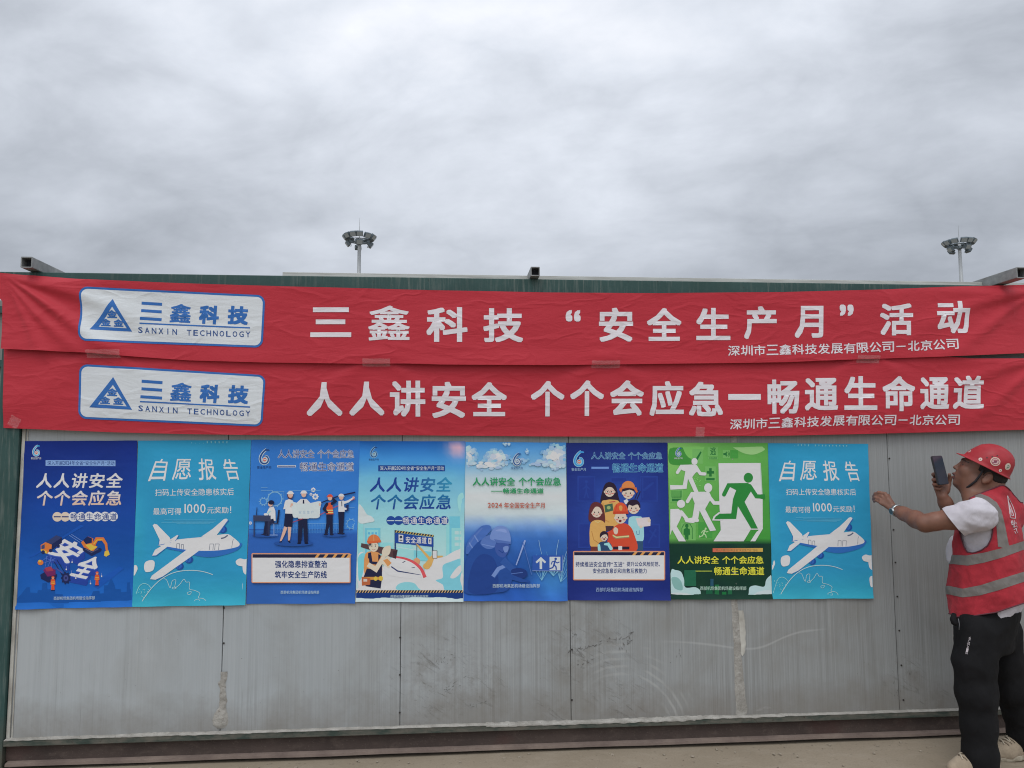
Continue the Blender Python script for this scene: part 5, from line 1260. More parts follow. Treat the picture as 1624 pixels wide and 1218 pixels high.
# ------------------------------------------------------------------ solid shapes grown from a distance field
class Field:
    def __init__(s, lo, hi, h):
        s.lo = np.array(lo, np.float32); s.h = h
        s.n = tuple(int(math.ceil((hi[i]-lo[i])/h))+1 for i in range(3)); s.D = np.full(s.n, 1.0, np.float32)
    def box(s, pts, m):
        p = np.array(pts, float); a = np.floor((p.min(0)-m-s.lo)/s.h).astype(int); b = np.ceil((p.max(0)+m-s.lo)/s.h).astype(int)+1
        a = np.clip(a, 0, s.n); b = np.clip(b, 0, s.n); return a, b
    def grid(s, a, b):
        ax = [s.lo[i]+s.h*np.arange(a[i], b[i], dtype=np.float32) for i in range(3)]
        return ax[0][:,None,None], ax[1][None,:,None], ax[2][None,None,:]
    def put(s, pts, m, fn, k=.01, sub=False):
        a, b = s.box(pts, m+max(k, .012))
        if (b-a).min() <= 0: return
        sl = tuple(slice(a[i], b[i]) for i in range(3)); d = fn(*s.grid(a, b)); D = s.D[sl]
        if sub: d = -d; hh = np.clip(.5-.5*(D-d)/k, 0, 1); s.D[sl] = D+(d-D)*hh+k*hh*(1-hh)
        else: hh = np.clip(.5+.5*(D-d)/k, 0, 1); s.D[sl] = D+(d-D)*hh-k*hh*(1-hh)
    def cone(s, a, b, ra, rb, k=.012, sub=False, flat=None):
        """round cone from a to b; flat=(direction, factor) squeezes the section along one direction"""
        a, b = np.array(a, np.float32), np.array(b, np.float32); ba = b-a; L2 = float(ba@ba)+1e-12
        def fn(X, Y, Z):
            px, py, pz = X-a[0], Y-a[1], Z-a[2]; t = np.clip((px*ba[0]+py*ba[1]+pz*ba[2])/L2, 0, 1)
            qx, qy, qz = px-ba[0]*t, py-ba[1]*t, pz-ba[2]*t; q2 = qx*qx+qy*qy+qz*qz
            if flat is not None:
                n, f = flat; e = qx*n[0]+qy*n[1]+qz*n[2]; q2 = q2+e*e*(f*f-1)
            return np.sqrt(q2)-(ra+(rb-ra)*t)
        s.put([a, b], max(ra, rb), fn, k, sub)
    def chain(s, pts, rs, k=.012, **kw):
        for p, q, a, b in zip(pts, pts[1:], rs, rs[1:]): s.cone(p, q, a, b, k, **kw)
    def ell(s, c, r, axes=None, k=.012, sub=False):
        c = np.array(c, np.float32); A = np.eye(3) if axes is None else np.array([list(v) for v in axes])
        def fn(X, Y, Z):
            px, py, pz = X-c[0], Y-c[1], Z-c[2]; k0 = 0; k1 = 0
            for i in range(3):
                e = px*A[i][0]+py*A[i][1]+pz*A[i][2]; k0 = k0+(e/r[i])**2; k1 = k1+(e/r[i]**2)**2
            k0 = np.sqrt(k0); return k0*(k0-1)/np.maximum(np.sqrt(k1), 1e-6)
        s.put([c], max(r), fn, k, sub)
    def stack(s, secs, fx, fy, k=.02):
        """a trunk of elliptical sections: (x, y, z, half along fx, half along fy)"""
        q = np.array(secs, float); q = q[np.argsort(q[:,2])]; zz = q[:,2]
        fx = np.array(fx[:2]); fy = np.array(fy[:2])
        def fn(X, Y, Z):
            z = np.clip(Z, zz[0], zz[-1]); g = lambda i: np.interp(z.ravel(), zz, q[:,i]).reshape(z.shape).astype(np.float32)
            cx, cy, rx, ry = g(0), g(1), g(3), g(4); px, py = X-cx, Y-cy
            u = (px*fx[0]+py*fx[1])/rx; v = (px*fy[0]+py*fy[1])/ry
            e = (np.abs(u)**2.35+np.abs(v)**2.35)**(1/2.35); d = (e-1)*np.minimum(rx, ry); dz = np.abs(Z-z)
            return np.where(dz > 0, np.sqrt(np.maximum(d, 0)**2+dz**2)+np.minimum(d, 0)*0, d)
        R = q[:,3:5].max(); s.put([(q[:,0].min(), q[:,1].min(), zz[0]), (q[:,0].max(), q[:,1].max(), zz[-1])], R, fn, k)
    def mesh(s, iters=1):
        D = s.D; I = D < 0
        cells = np.zeros(tuple(n-1 for n in s.n), np.int8)
        for i in (0,1):
            for j in (0,1):
                for k in (0,1): cells += I[i:s.n[0]-1+i, j:s.n[1]-1+j, k:s.n[2]-1+k]
        act = (cells > 0) & (cells < 8); ids = np.argwhere(act); idx = np.full(act.shape, -1, np.int64); idx[act] = np.arange(len(ids))
        acc = np.zeros((len(ids), 3)); cnt = np.zeros(len(ids)); co = [(i,j,k) for i in (0,1) for j in (0,1) for k in (0,1)]
        v = {c: D[ids[:,0]+c[0], ids[:,1]+c[1], ids[:,2]+c[2]] for c in co}
        for c in co:
            for ax in range(3):
                if c[ax]: continue
                e = list(c); e[ax] = 1; e = tuple(e); da, db = v[c], v[e]; m = (da < 0) != (db < 0)
                t = np.where(m, da/np.where(da == db, 1, da-db), 0); p = np.tile(np.array(c, float), (len(ids), 1)); p[:,ax] += t
                acc[m] += p[m]; cnt[m] += 1
        V = (acc/cnt[:,None]+ids)*s.h+s.lo; F = []
        for ax in range(3):
            u, w_ = (ax+1) % 3, (ax+2) % 3; sa = [slice(None)]*3; sb = [slice(None)]*3; sa[ax] = slice(0, -1); sb[ax] = slice(1, None)
            A, B = I[tuple(sa)], I[tuple(sb)]; e = np.argwhere(A != B); fl = A[tuple(e.T)]
            ok = (e[:,u] > 0) & (e[:,w_] > 0) & (e[:,u] < s.n[u]-1) & (e[:,w_] < s.n[w_]-1); e, fl = e[ok], fl[ok]; q = []
            for du, dw in ((1,1),(0,1),(0,0),(1,0)):
                o = e.copy(); o[:,u] -= du; o[:,w_] -= dw; q.append(idx[tuple(o.T)])
            q = np.stack(q, 1); q = np.where(fl[:,None], q, q[:,::-1]); F.append(q)
        return V, np.concatenate(F)
def fmesh(name, V, F):
    me = bpy.data.meshes.new(name); me.from_pydata([tuple(v) for v in V], [], [tuple(int(i) for i in f) for f in F]); me.update(); return me
def to_bm(V, F, tri=True):
    me = fmesh('tmp', V, F); bm = bmesh.new(); bm.from_mesh(me); bpy.data.meshes.remove(me)
    if tri: bmesh.ops.triangulate(bm, faces=bm.faces[:])
    return bm
def relax(bm, n=2, f=.5):
    for _ in range(n): bmesh.ops.smooth_vert(bm, verts=bm.verts[:], factor=f, use_axis_x=True, use_axis_y=True, use_axis_z=True)
def iso_cut(bm, f, keep=None):
    """cut a triangle mesh along f = 0; keep=+1/-1 drops the other side"""
    val = {v: f(v.co) for v in bm.verts}; new = []
    for v in val:
        if abs(val[v]) < 1e-5: val[v] = 1e-5
    for e in bm.edges[:]:
        a, b = e.verts
        if a not in val or b not in val: continue
        if (val[a] > 0) != (val[b] > 0):
            t = val[a]/(val[a]-val[b]); t = min(.98, max(.02, t)); _, nv = bmesh.utils.edge_split(e, a, t); new.append(nv)
    for nv in new: val[nv] = 0.0
    ns = set(new)
    for fc in bm.faces[:]:
        q = [v for v in fc.verts if v in ns]
        if len(q) == 2 and len(fc.verts) > 3:
            try: bmesh.utils.face_split(fc, q[0], q[1])
            except ValueError: pass
    side = {fc: sum(val.get(v, 0) for v in fc.verts) for fc in bm.faces}
    if keep is not None:
        bmesh.ops.delete(bm, geom=[fc for fc in bm.faces if side[fc]*keep < 0], context='FACES'); return None
    return side
def poly_sd(pts):
    """signed distance (inside > 0) to a polygon in photo pixels"""
    P_ = np.array(pts, float); Q_ = np.roll(P_, -1, 0)
    def f(x, y):
        d = Q_-P_; w_ = np.array((x, y))-P_; t = np.clip((w_*d).sum(1)/np.maximum((d*d).sum(1), 1e-9), 0, 1); r = w_-d*t[:,None]
        dist = math.sqrt((r*r).sum(1).min()); c = ((P_[:,1] > y) != (Q_[:,1] > y)); xi = P_[:,0]+(y-P_[:,1])/np.where(d[:,1] == 0, 1e-9, d[:,1])*d[:,0]
        return dist if (np.count_nonzero(c & (x < xi)) % 2) else -dist
    return f
def line_y(xs, ys): return lambda x: float(np.interp(x, xs, ys))

# ------------------------------------------------------------------ the man with the telephone
N3 = lambda v: Vector(v).normalized()
YM = -.45                                        # middle of the body, metres in front of the wall
HO = P(1563, 741, -.43)                          # middle of the head
tc = -(HO-CAM).normalized()                      # towards the camera
tc = (tc - UP*tc.dot(UP)*.0).normalized()
ti = math.radians(24); R_ = (RIGHT - tc*RIGHT.dot(tc)).normalized(); U_ = tc.cross(R_).normalized()
if U_.z < 0: U_ = -U_
HF = (-R_*math.cos(ti)+U_*math.sin(ti)).normalized(); HU = (R_*math.sin(ti)+U_*math.cos(ti)).normalized(); HS = tc     # forward, up, near side
def H(a, b, c): return HO+HF*a+HS*b+HU*c
HA = (HF, HS, HU)
person = tag(empty('person', (P(1553,1228,-.5).x, -.5, 0)), 'man in red hard hat and reflective vest reaching to the wall, phone before his face', 'person')

bf = Field((2.02, -.80, -.01), (3.45, .02, 1.66), .0046)
# skull and face
bf.ell(H(.0,0,.025), (.104,.081,.100), HA, .02); bf.ell(H(.046,0,-.060), (.072,.065,.088), HA, .025); bf.ell(H(.042,0,-.105), (.064,.060,.050), HA, .025)
bf.ell(H(.091,0,-.138), (.023,.026,.020), HA, .022)
for s_ in (-1, 1): bf.ell(H(.005,.050*s_,-.095), (.034,.022,.034), HA, .03); bf.ell(H(.074,.044*s_,-.056), (.030,.022,.028), HA, .022)
bf.ell(H(.098,0,-.096), (.024,.030,.030), HA, .018)
bf.cone(H(.090,.038,-.006), H(.110,.010,-.005), .012, .0115, .012); bf.cone(H(.090,-.038,-.006), H(.110,-.010,-.005), .012, .0115, .012)
for s_ in (-1, 1):
    bf.ell(H(.122,.034*s_,-.028), (.022,.018,.012), HA, .010, True); bf.ell(H(.094,.034*s_,-.028), (.013,.016,.0105), HA, .003)
bf.cone(H(.110,0,-.014), H(.127,0,-.056), .0070, .0115, .008); bf.ell(H(.131,0,-.060), (.0115,.013,.0105), HA, .005)
for s_ in (-1, 1): bf.ell(H(.117,.015*s_,-.065), (.012,.008,.009), HA, .004)
bf.ell(H(.1215,0,-.0945), (.0135,.022,.0075), HA, .003); bf.ell(H(.1185,0,-.1145), (.0135,.020,.0082), HA, .003)
bf.ell(H(.130,0,-.1045), (.015,.024,.0026), HA, .003, True)
for s_ in (-1, 1):      # ears
    bf.ell(H(-.030,.081*s_,-.052), (.018,.009,.033), [HF*.96+HU*.28, HS, HU*.96-HF*.28], .008)
    bf.ell(H(-.025,.0915*s_,-.050), (.010,.007,.020), [HF*.96+HU*.28, HS, HU*.96-HF*.28], .004, True)
    bf.cone(H(-.012,.078*s_,-.066), H(-.020,.082*s_,-.082), .007, .007, .006)
# neck and trunk
NB = P(1562, 800, -.44); NBv = NB
bf.cone(H(-.048,0,-.050), NB+Vector((.035,.0,-.02)), .064, .070, .03); bf.cone(H(.052,0,-.135), P(1545,796,-.45), .030, .055, .035); bf.cone(H(.02,0,-.12), NB, .05, .062, .03)
BFW = N3((-.66,.75,0)); BSD = N3((-.75,-.66,0))        # the way the chest faces, and his left
def sec(pxl, pxr, py, side, y=YM, grow=0):
    """trunk section seen between two photo columns; side = half width across the shoulders"""
    a, b = P(pxl, py, y), P(pxr, py, y); c = (a+b)/2; vd = Vector(((c-CAM).x, (c-CAM).y, 0)).normalized(); nv = Vector((vd.y, -vd.x, 0)); hw = abs((b-a).dot(nv))/2
    qe = 2.35/1.35; fwd = max(.06**qe, hw**qe-abs(side*BSD.dot(nv))**qe)**(1/qe)/abs(BFW.dot(nv))
    return (c.x, c.y, c.z, max(.05, fwd+grow), side+grow)
TR = [sec(1546,1585,792,.105),sec(1535,1598,803,.165),sec(1527,1606,818,.178),sec(1521,1612,840,.172),sec(1516,1616,870,.168),sec(1512,1621,905,.168),sec(1511,1624,935,.168),sec(1514,1620,960,.166),sec(1517,1612,975,.156),sec(1520,1606,995,.150)]
bf.stack([(x, y, z, a-.012, b-.012) for x, y, z, a, b in TR], BFW, BSD, .03)
# his left arm, stretched out towards the wall
SL = P(1547, 816, -.60); EL = P(1466, 830, -.46); WL = P(1420, 808.5, -.235)
bf.chain([SL, SL.lerp(EL,.45), SL.lerp(EL,.8), EL], [.062,.055,.046,.043], .02)
bf.chain([EL, EL.lerp(WL,.28), EL.lerp(WL,.7), WL], [.043,.045,.036,.028], .02)
bf.ell(EL+Vector((.01,-.005,-.016)), (.026,.026,.022), None, .02)
def hand(W0, knuck, tips, thumb, pn, r=.0092):
    """palm of four metacarpals, four fingers of three joints each, thumb from the side of the palm"""
    f0 = (pn, 1.35)
    for i, K in enumerate(knuck):
        st = W0.lerp(K, .12)+(K-knuck[1])*.18
        bf.cone(st, W0.lerp(K, .6)+(K-W0.lerp(K,1))*.2, .0185, .0145, .012, flat=f0); bf.cone(W0.lerp(K, .55), K, .0145, .0115, .008, flat=f0)
    for a, b in zip(knuck, knuck[1:]): bf.cone(a.lerp(W0,.15), b.lerp(W0,.15), .011, .011, .006)
    for i, (K, tp) in enumerate(zip(knuck, tips)):
        q = [K]+list(tp); rr = r*(1.0,1.03,1.0,.86)[i]; bf.chain(q, [rr*1.10, rr*1.02, rr*.94, rr*.80][:len(q)], .0035)
    bf.chain(thumb, [.0165, .0125, .0108, .0088], .006)
pnL = N3((.25,-.85,.45))
kL = [P(1404,783,-.195), P(1399.5,787.5,-.185), P(1396.5,792.5,-.182), P(1396.5,797.5,-.188)]
tL = [(P(1393.5,781.0,-.165), P(1388.0,783.0,-.140), P(1386.0,785.5,-.120)), (P(1390.5,784.6,-.150), P(1386.0,786.6,-.122), P(1385.0,789,-.100)), (P(1388.8,789.0,-.150), P(1385.6,790.6,-.124), P(1385.0,792.6,-.104)), (P(1389.8,794.0,-.160), P(1387.0,794.6,-.138), P(1386.4,796,-.122))]
hand(WL, kL, tL, [P(1413,798,-.215), P(1408,787,-.185), P(1402,783,-.150), P(1396,783,-.128)], pnL)
# his right arm, bent up in front of the face
SR = P(1583, 816, -.30); ER = P(1513, 826, -.33); WR = P(1494.5, 787, -.375)
bf.chain([SR, SR.lerp(ER,.5), ER], [.058,.050,.042], .02); bf.chain([ER, ER.lerp(WR,.3), ER.lerp(WR,.75), WR], [.042,.044,.034,.027], .02)
kR = [P(1483.5,757,-.352), P(1482.5,763.5,-.352), P(1483.5,770,-.354), P(1485.5,775.5,-.358)]
tR = [(P(1480.0,752.5,-.372), P(1483.0,751.0,-.398), P(1487.0,752.4,-.408)), (P(1480.6,761.0,-.382), P(1485.2,760.2,-.408), P(1490.4,761.4,-.410)), (P(1481.6,768.2,-.386), P(1487.2,768.6,-.408), P(1492.6,769.2,-.408)), (P(1484.4,774.6,-.386), P(1489.6,775.6,-.402), P(1494.0,774.8,-.400))]
pnR = N3((.15,.95,.0))
hand(WR, kR, tR, [P(1500,779,-.372), P(1504.5,768,-.366), P(1506.3,759,-.378), P(1505.6,752.5,-.392)], pnR, .0098)
bf.cone(P(1498,776,-.366), P(1489,768,-.352), .022, .020, .02)
# legs (inside the trousers)
HLp, KLp, ALp = P(1551,992,-.50), P(1548,1095,-.535), P(1553,1205,-.53)
HRp, KRp, ARp = P(1588,985,-.38), P(1603,1095,-.40), P(1624,1186,-.36)
bf.chain([HLp, KLp, ALp], [.070,.050,.038], .02); bf.chain([HRp, KRp, ARp], [.070,.050,.038], .02)
bf.cone(ALp, P(1532,1223,-.525), .038, .026, .02); bf.cone(ARp, P(1594,1195,-.345), .036, .026, .02)
V_, F_ = bf.mesh(); bm = to_bm(V_, F_, False)
relax(bm, 1, .4)
lay = bm.loops.layers.float_color.new('Col')
SKIN, LIP, BROW = (.212,.101,.068), (.150,.058,.048), (.020,.015,.014)
tips_all = [t_[-1] for t_ in tL+tR]
ccache = {}
def skin_col(v):
    q = v.co-HO; a, b, c = q.dot(HF), q.dot(HS), q.dot(HU); col = SKIN
    if q.length < .22:
        ab = abs(b)
        if a > .112 and ab < .024 and -.123 < c < -.088: col = LIP if abs(c+.1045) > .004 else (.055,.018,.016)
        if .066 < a < .122 and .014 < ab < .054 and .002 < c+.010+(ab-.034)**2*9 < .0085: col = BROW
        if .084 < a and abs(c+.0285) < .0022+.002*(ab < .044) and .021 < ab < .047: col = (.04,.03,.028)
        if a < .02 and c < -.09 and col is SKIN: col = SKIN
        if (Vector((a-.119, ab-.014, c+.0705))).length < .0042: col = (.06,.03,.025)
    n_ = .92+.22*noise.noise(v.co*11)+.10*noise.noise(v.co*47)
    if (v.co-WL).length < .13 and v.co.x < WL.x:
        for t_ in tips_all[:4]:
            if (v.co-t_).length < .0095: col = (.10,.062,.055)
    return tuple(x*n_ for x in col)
for v in bm.verts: ccache[v] = skin_col(v)
for fc in bm.faces:
    for lp in fc.loops: lp[lay] = ccache[lp.vert]+(1,)
def skin_m(t, b, l):
    l.new(attr(t), b.inputs['Base Color']); p = pos(t)
    b.inputs['Subsurface Weight'].default_value = .12; b.inputs['Subsurface Radius'].default_value = (.012,.005,.003); b.inputs['Subsurface Scale'].default_value = .4
    l.new(t.rng(t.noise(p, 40, 3), .3, .7, .42, .58), b.inputs['Roughness']); bump(t, b, l, t.noise(p, 260, 3, .6), .18, .0015)
M_skin = mat('tanned_skin', skin_m, .5, spec=.4)
from_bm('body', bm, M_skin, person, True)

# hair below the helmet, sideburn and nape
hf = Field(tuple(HO-Vector((.2,.2,.25))), tuple(HO+Vector((.2,.2,.2))), .0045)
hf.ell(H(.0,0,.028), (.117,.088,.110), HA, .01); hf.ell(H(-.050,0,-.035), (.066,.070,.055), HA, .03)
bmh = to_bm(*hf.mesh()); relax(bmh, 2)
def hair_f(co):
    q = co-HO; a, b, c = q.dot(HF), abs(q.dot(HS)), q.dot(HU)
    front = -.004-a + (.030 if c > -.030 else .0) if b > .05 else .030-a
    front = min(front, .05); up = .060-c
    lowb = c+.088+max(0, -a-.04)*.0
    earz = math.hypot((a+.030)/.024, (c+.055)/.040)-1; earz = earz*.02 if b > .055 else .05
    side = c+.045 if a > -.012 else .05
    return min(front, up, lowb, earz, side)
iso_cut(bmh, hair_f, 1)
for v in bmh.verts: v.co += v.normal*.0022*noise.noise(v.co*140)
M_hair = mat('black_hair', lambda t,b,l: bump(t, b, l, t.noise(t.scale(pos(t),(1,1,.25)), 420, 3, .6), .7, .003), .6, (.014,.011,.011), spec=.35)
from_bm('hair', bmh, M_hair, person, True)

# hard hat: shell with brim, badges, chin strap
def P2(px, py):        # a photo point on the upright plane through the head
    n = tc; r = ray(px, py); t_ = (HO-CAM).dot(n)/r.dot(n); return CAM+r*t_
hx = (P2(1602,759.5)-P2(1521,719)).normalized(); hup = tc.cross(hx).normalized()
if hup.z < 0: hup = -hup
h0 = P2(1521,719); pxm_ = (P2(1602,759.5)-h0).length/math.hypot(81,40.5)
pf = [(7.7,2.5),(8.6,6),(10.5,11),(15.3,21),(22.8,32.9),(33.6,40.5),(43,44),(52,45.2)]; pb = [(88.3,2.5),(88.2,9),(87.6,15),(85.4,26.5),(80.5,35),(72.2,41.3),(61,44.6),(52,45.2)]
def dome(u, w_):
    """u: angle round the hat (0 = front), w_: 0 rim .. 1 crown; the side outline is the hat's own, rounded off across"""
    hgt = 2.5+(45.2-2.5)*w_; sf = np.interp(hgt, [q[1] for q in pf], [q[0] for q in pf]); sb = np.interp(hgt, [q[1] for q in pb], [q[0] for q in pb])
    e = max(0, 1-w_**2.5)**(1/2.2)
    return h0+hx*(((sf+sb)/2-math.cos(u)*(sb-sf)/2)*pxm_)+hup*(hgt*pxm_)+HS*(math.sin(u)*.116*e)
bm = bmesh.new(); lay = bm.loops.layers.float_color.new('Col'); nu, nw = 56, 18; rows = []
for j in range(nw):
    w_ = 1-(1-j/(nw-1)*.995)**1.8; rows.append([bm.verts.new(dome(2*math.pi*k/nu, w_)) for k in range(nu)])
topv = bm.verts.new(dome(0, 1.0))
for a, b in zip(rows, rows[1:]):
    for k in range(nu): bm.faces.new((a[k], a[(k+1)%nu], b[(k+1)%nu], b[k]))
for k in range(nu): bm.faces.new((rows[-1][k], rows[-1][(k+1)%nu], topv))
# brim: long peak in front, narrow gutter all round, slightly drooping
def brim(u, e):
    q = dome(u, 0); c_ = h0+hx*(48*pxm_); rad = (q-c_); rad -= hup*rad.dot(hup); n = rad.normalized(); f = max(0, math.cos(u))**2.2
    wd = .009+.026*f; return q+n*wd*e-hup*((.005+.004*f-.010*max(0,-math.cos(u))*0)*e+.0018)
r1 = [bm.verts.new(brim(2*math.pi*k/nu, .55)) for k in range(nu)]; r2 = [bm.verts.new(brim(2*math.pi*k/nu, 1)) for k in range(nu)]; r3 = [bm.verts.new(brim(2*math.pi*k/nu, 1)-hup*.004) for k in range(nu)]; r4 = [bm.verts.new(brim(2*math.pi*k/nu, .02)-hup*.006) for k in range(nu)]
r5 = [bm.verts.new(dome(2*math.pi*k/nu, .25)*1-(dome(2*math.pi*k/nu, .25)-(h0+hx*.14)).normalized()*.006) for k in range(nu)]
for a, b in ((r1, rows[0]), (r2, r1), (r3, r2), (r4, r3), (r5, r4)):
    for k in range(nu): bm.faces.new((a[k], a[(k+1)%nu], b[(k+1)%nu], b[k]))
bmesh.ops.recalc_face_normals(bm, faces=bm.faces[:])
def hat_m(t, b, l):
    p = pos(t); c = t.mix(t.rng(t.noise(p, 16, 4, .6), .35, .7), (.32,.020,.030), (.38,.034,.042)); c = t.mix(t.rng(t.noise(t.scale(p,(1,1,2)), 60, 5, .7), .60, .72, 0, .5), c, (.24,.05,.05))
    l.new(c, b.inputs['Base Color']); l.new(t.rng(t.noise(p, 30, 4), .3, .7, .40, .62), b.inputs['Roughness'])
M_hat = mat('red_hat_plastic', hat_m, .4, spec=.3)
me = bpy.data.meshes.new('hard_hat'); bm.to_mesh(me); hat_bvh = BVHTree.FromBMesh(bm); bm.free()
hat = new_obj('hard_hat', me, M_hat, person, True)
M_badge = mat('pale_badge', lambda t,b,l: l.new(attr(t), b.inputs['Base Color']), .5)
def badge(px, py, r, cols, name='badge'):
    r_ = ray(px, py).normalized(); loc, no, _, _ = hat_bvh.ray_cast(CAM, r_)
    if loc is None: return
    if no.dot(r_) > 0: no = -no
    up = (UP-no*UP.dot(no)).normalized(); rt = up.cross(no).normalized(); bm = bmesh.new(); lay = bm.loops.layers.float_color.new('Col'); m_ = (P2(px+1,py)-P2(px,py)).length
    for i, (fr, col) in enumerate(cols):
        n = 20; ring = [(r*fr*m_*math.cos(2*math.pi*k/n), r*fr*m_*math.sin(2*math.pi*k/n)) for k in range(n)]; h_ = .0012+.0006*i
        def on(a, b): 
            q = loc+rt*a+up*b; hit = hat_bvh.find_nearest(q); return hit[0]+no*h_
        vs = [bm.verts.new(on(a, b)) for a, b in ring]; ce = bm.verts.new(on(0, 0))
        for k in range(n):
            fc = bm.faces.new((vs[k], vs[(k+1)%n], ce))
            for lp in fc.loops: lp[lay] = tuple(col)+(1,)
    if len(cols) > 2:
        rnd = random.Random(int(px))
        for k in range(7):
            a, b = rnd.uniform(-.45,.45)*r*m_, rnd.uniform(-.45,.45)*r*m_; vs = [bm.verts.new(on(a+dx_*r*m_*.22, b+dy_*r*m_*.10)) for dx_, dy_ in ((-1,-1),(1,-.6),(1,1),(-1,.6))]
            for v in vs: v.co += no*.0008
            fc = bm.faces.new(vs)
            for lp in fc.loops: lp[lay] = (cols[-1][1] if k % 2 else cols[1][1])+(1,)
    from_bm(name, bm, M_badge, hat)
PB = pc(196,176,160)
badge(1578.6,732, 8.2, [(1,PB),(.80,pc(150,90,92)),(.62,pc(190,160,158)),(.3,pc(120,60,80))]); badge(1598.3,740, 6.6, [(1,PB),(.80,pc(190,176,168)),(.45,pc(90,130,100))])
for x_, y_, r_ in ((1538.2,716,2.6),(1555,728.4,3.1),(1586.3,746,2.8)): badge(x_, y_, r_, [(1,pc(205,190,182)),(.4,pc(150,120,110))], 'rivet')
for x_, y_ in ((1565.3,726),(1573.6,724.3),(1581.6,722.6)): badge(x_, y_, 1.2, [(1,(.03,.012,.012))], 'vent_hole')
# chin strap
bm = bmesh.new()
for s_ in (1, -1):
    bm_tube(bm, [H(.004,.086*s_,-.015), H(.008,.083*s_,-.050), H(.016,.080*s_,-.090), H(.034,.070*s_,-.128), H(.052,.044*s_,-.158)], [.0055,.006,.0065,.0065,.006], 6)
bm_tube(bm, [H(.052,.044,-.158), H(.056,0,-.172), H(.052,-.044,-.158)], .006, 6)
from_bm('chin_strap', bm, mat('black_webbing', None, .8, (.016,.015,.018)), hat, True)
# ------------------------------------------------------------------ clothes
def fabric(name, col, rough=.8, var=.18, sheen=.3, wr=.5, scale=9):
    def f(t, b, l):
        p = pos(t); n = t.noise(t.scale(p, (1,1,.6)), scale, 5, .6, .5)
        l.new(t.mix(t.rng(n, .3, .7), tuple(c*(1-var) for c in col), tuple(c*(1+var) for c in col)), b.inputs['Base Color'])
        fine = t.noise(p, 340, 2, .5); bump(t, b, l, t.m('ADD', n, t.m('MULTIPLY', fine, .05)), wr, .012)
        b.inputs['Sheen Weight'].default_value = sheen; b.inputs['Sheen Roughness'].default_value = .6
    return mat(name, f, rough, spec=.2)
M_white = fabric('white_cotton', (.54,.52,.56), .9, .06, .05, .75)
M_vest = fabric('red_vest_mesh', (.350,.026,.038), .85, .20, .04, .8, 12)
M_tape2 = fabric('grey_reflective_strip', (.175,.162,.150), .5, .12, 0, .35, 22)
M_pipe = mat('maroon_piping', None, .7, (.10,.018,.03))
M_blk = fabric('black_trousers', (.0085,.0085,.0095), .85, .25, 0, .5, 7)
def folds(bm, amp, sc, seed, aniso=(1,1,1), fn=None):
    bm.normal_update()
    mv = []
    for v in bm.verts:
        q = Vector((v.co.x*sc*aniso[0]+seed, v.co.y*sc*aniso[1], v.co.z*sc*aniso[2])); r = 1-2*abs(noise.noise(q)); r2 = noise.noise(q*2.3+Vector((5,1,2)))
        mv.append((v, v.normal*(amp*(r*.7+r2*.35)*(fn(v.co) if fn else 1))))
    for v, d_ in mv: v.co += d_
def pxf(f): return lambda co: f(*proj(co))

# white T-shirt: trunk and two sleeves
tf = Field((2.30, -.84, .66), (3.30, -.02, 1.50), .0075)
tf.stack([(x, y, z, a+.004, b+.004) for x, y, z, a, b in TR], BFW, BSD, .03)
tf.ell(P(1531,878,-.40), (.092,.075,.115), None, .02)
SE = P(1513, 827, -.545); tf.chain([P(1556,817,-.60), SL, SE, P(1506,830,-.535)], [.070,.077,.069,.069], .03)
tf.chain([P(1588,815,-.28), SR, SR.lerp(ER,.62)], [.07,.075,.066], .03)
bmt = to_bm(*tf.mesh()); relax(bmt, 2)
folds(bmt, .010, 8, 3, (1,1,1.6)); folds(bmt, .003, 24, 6, (1,1,1.4)); relax(bmt, 1, .4)
ad = (SE-SL).normalized(); n_s = (P(1498,812,-.53)-P(1526.5,845,-.53)); cutn = n_s.cross(tc).normalized(); cutn = cutn if cutn.dot(ad) > 0 else -cutn
cut_c = P(1512.5,828.5,-.545)
iso_cut(bmt, lambda co: max(cutn.dot(cut_c-co), 0 if False else -1) if (co-cut_c).length < .16 and co.y < -.44 and ((co-cut_c)-ad*(co-cut_c).dot(ad)).length < .084 else .05, 1)
dirR = (ER-SR).normalized(); cR = SR.lerp(ER,.62); iso_cut(bmt, lambda co: dirR.dot(cR-co) if (co-cR).length < .12 and co.y > -.40 else .05, 1)
neck = line_y([1500,1536,1560,1588,1640],[800,793,784,774,770]); iso_cut(bmt, pxf(lambda x, y: y-neck(x)), 1)
hemw = line_y([1490,1565,1617,1660],[992,990,988,986]); iso_cut(bmt, pxf(lambda x, y: hemw(x)+3-y), 1)
from_bm('t_shirt', bmt, M_white, person, True)

# red vest
vf = Field((2.30, -.84, .68), (3.36, -.06, 1.58), .0075)
def grow(py): return np.interp(py, [792,803,840,905,935,990], [.014,.016,.017,.020,.026,.030])
vsec = []
for (x, y, z, a, b) in TR:
    py = proj((x, y, z))[1]; g = float(grow(py)); vsec.append((x, y, z, a+g, b+g))
vf.stack(vsec, BFW, BSD, .03)
vf.cone(P(1549,806,-.57), P(1562,803,-.50), .060, .072, .04); vf.cone(P(1586,806,-.31), P(1574,803,-.40), .060, .072, .04)
vf.cone(P(1563,806,-.44), P(1574,770,-.43), .092, .078, .03)
vf.ell(P(1590,812,-.36), (.10,.10,.13), None, .06)
vf.ell(P(1604,905,-.42), (.09,.12,.16), None, .06)
bmv = to_bm(*vf.mesh()); relax(bmv, 2)
folds(bmv, .012, 6.5, 11, (1,1,.8), lambda co: .35+.65*min(1, max(0, (1.33-co.z)/.25))); folds(bmv, .005, 16, 4, (1,1,1.3)); relax(bmv, 1, .4)
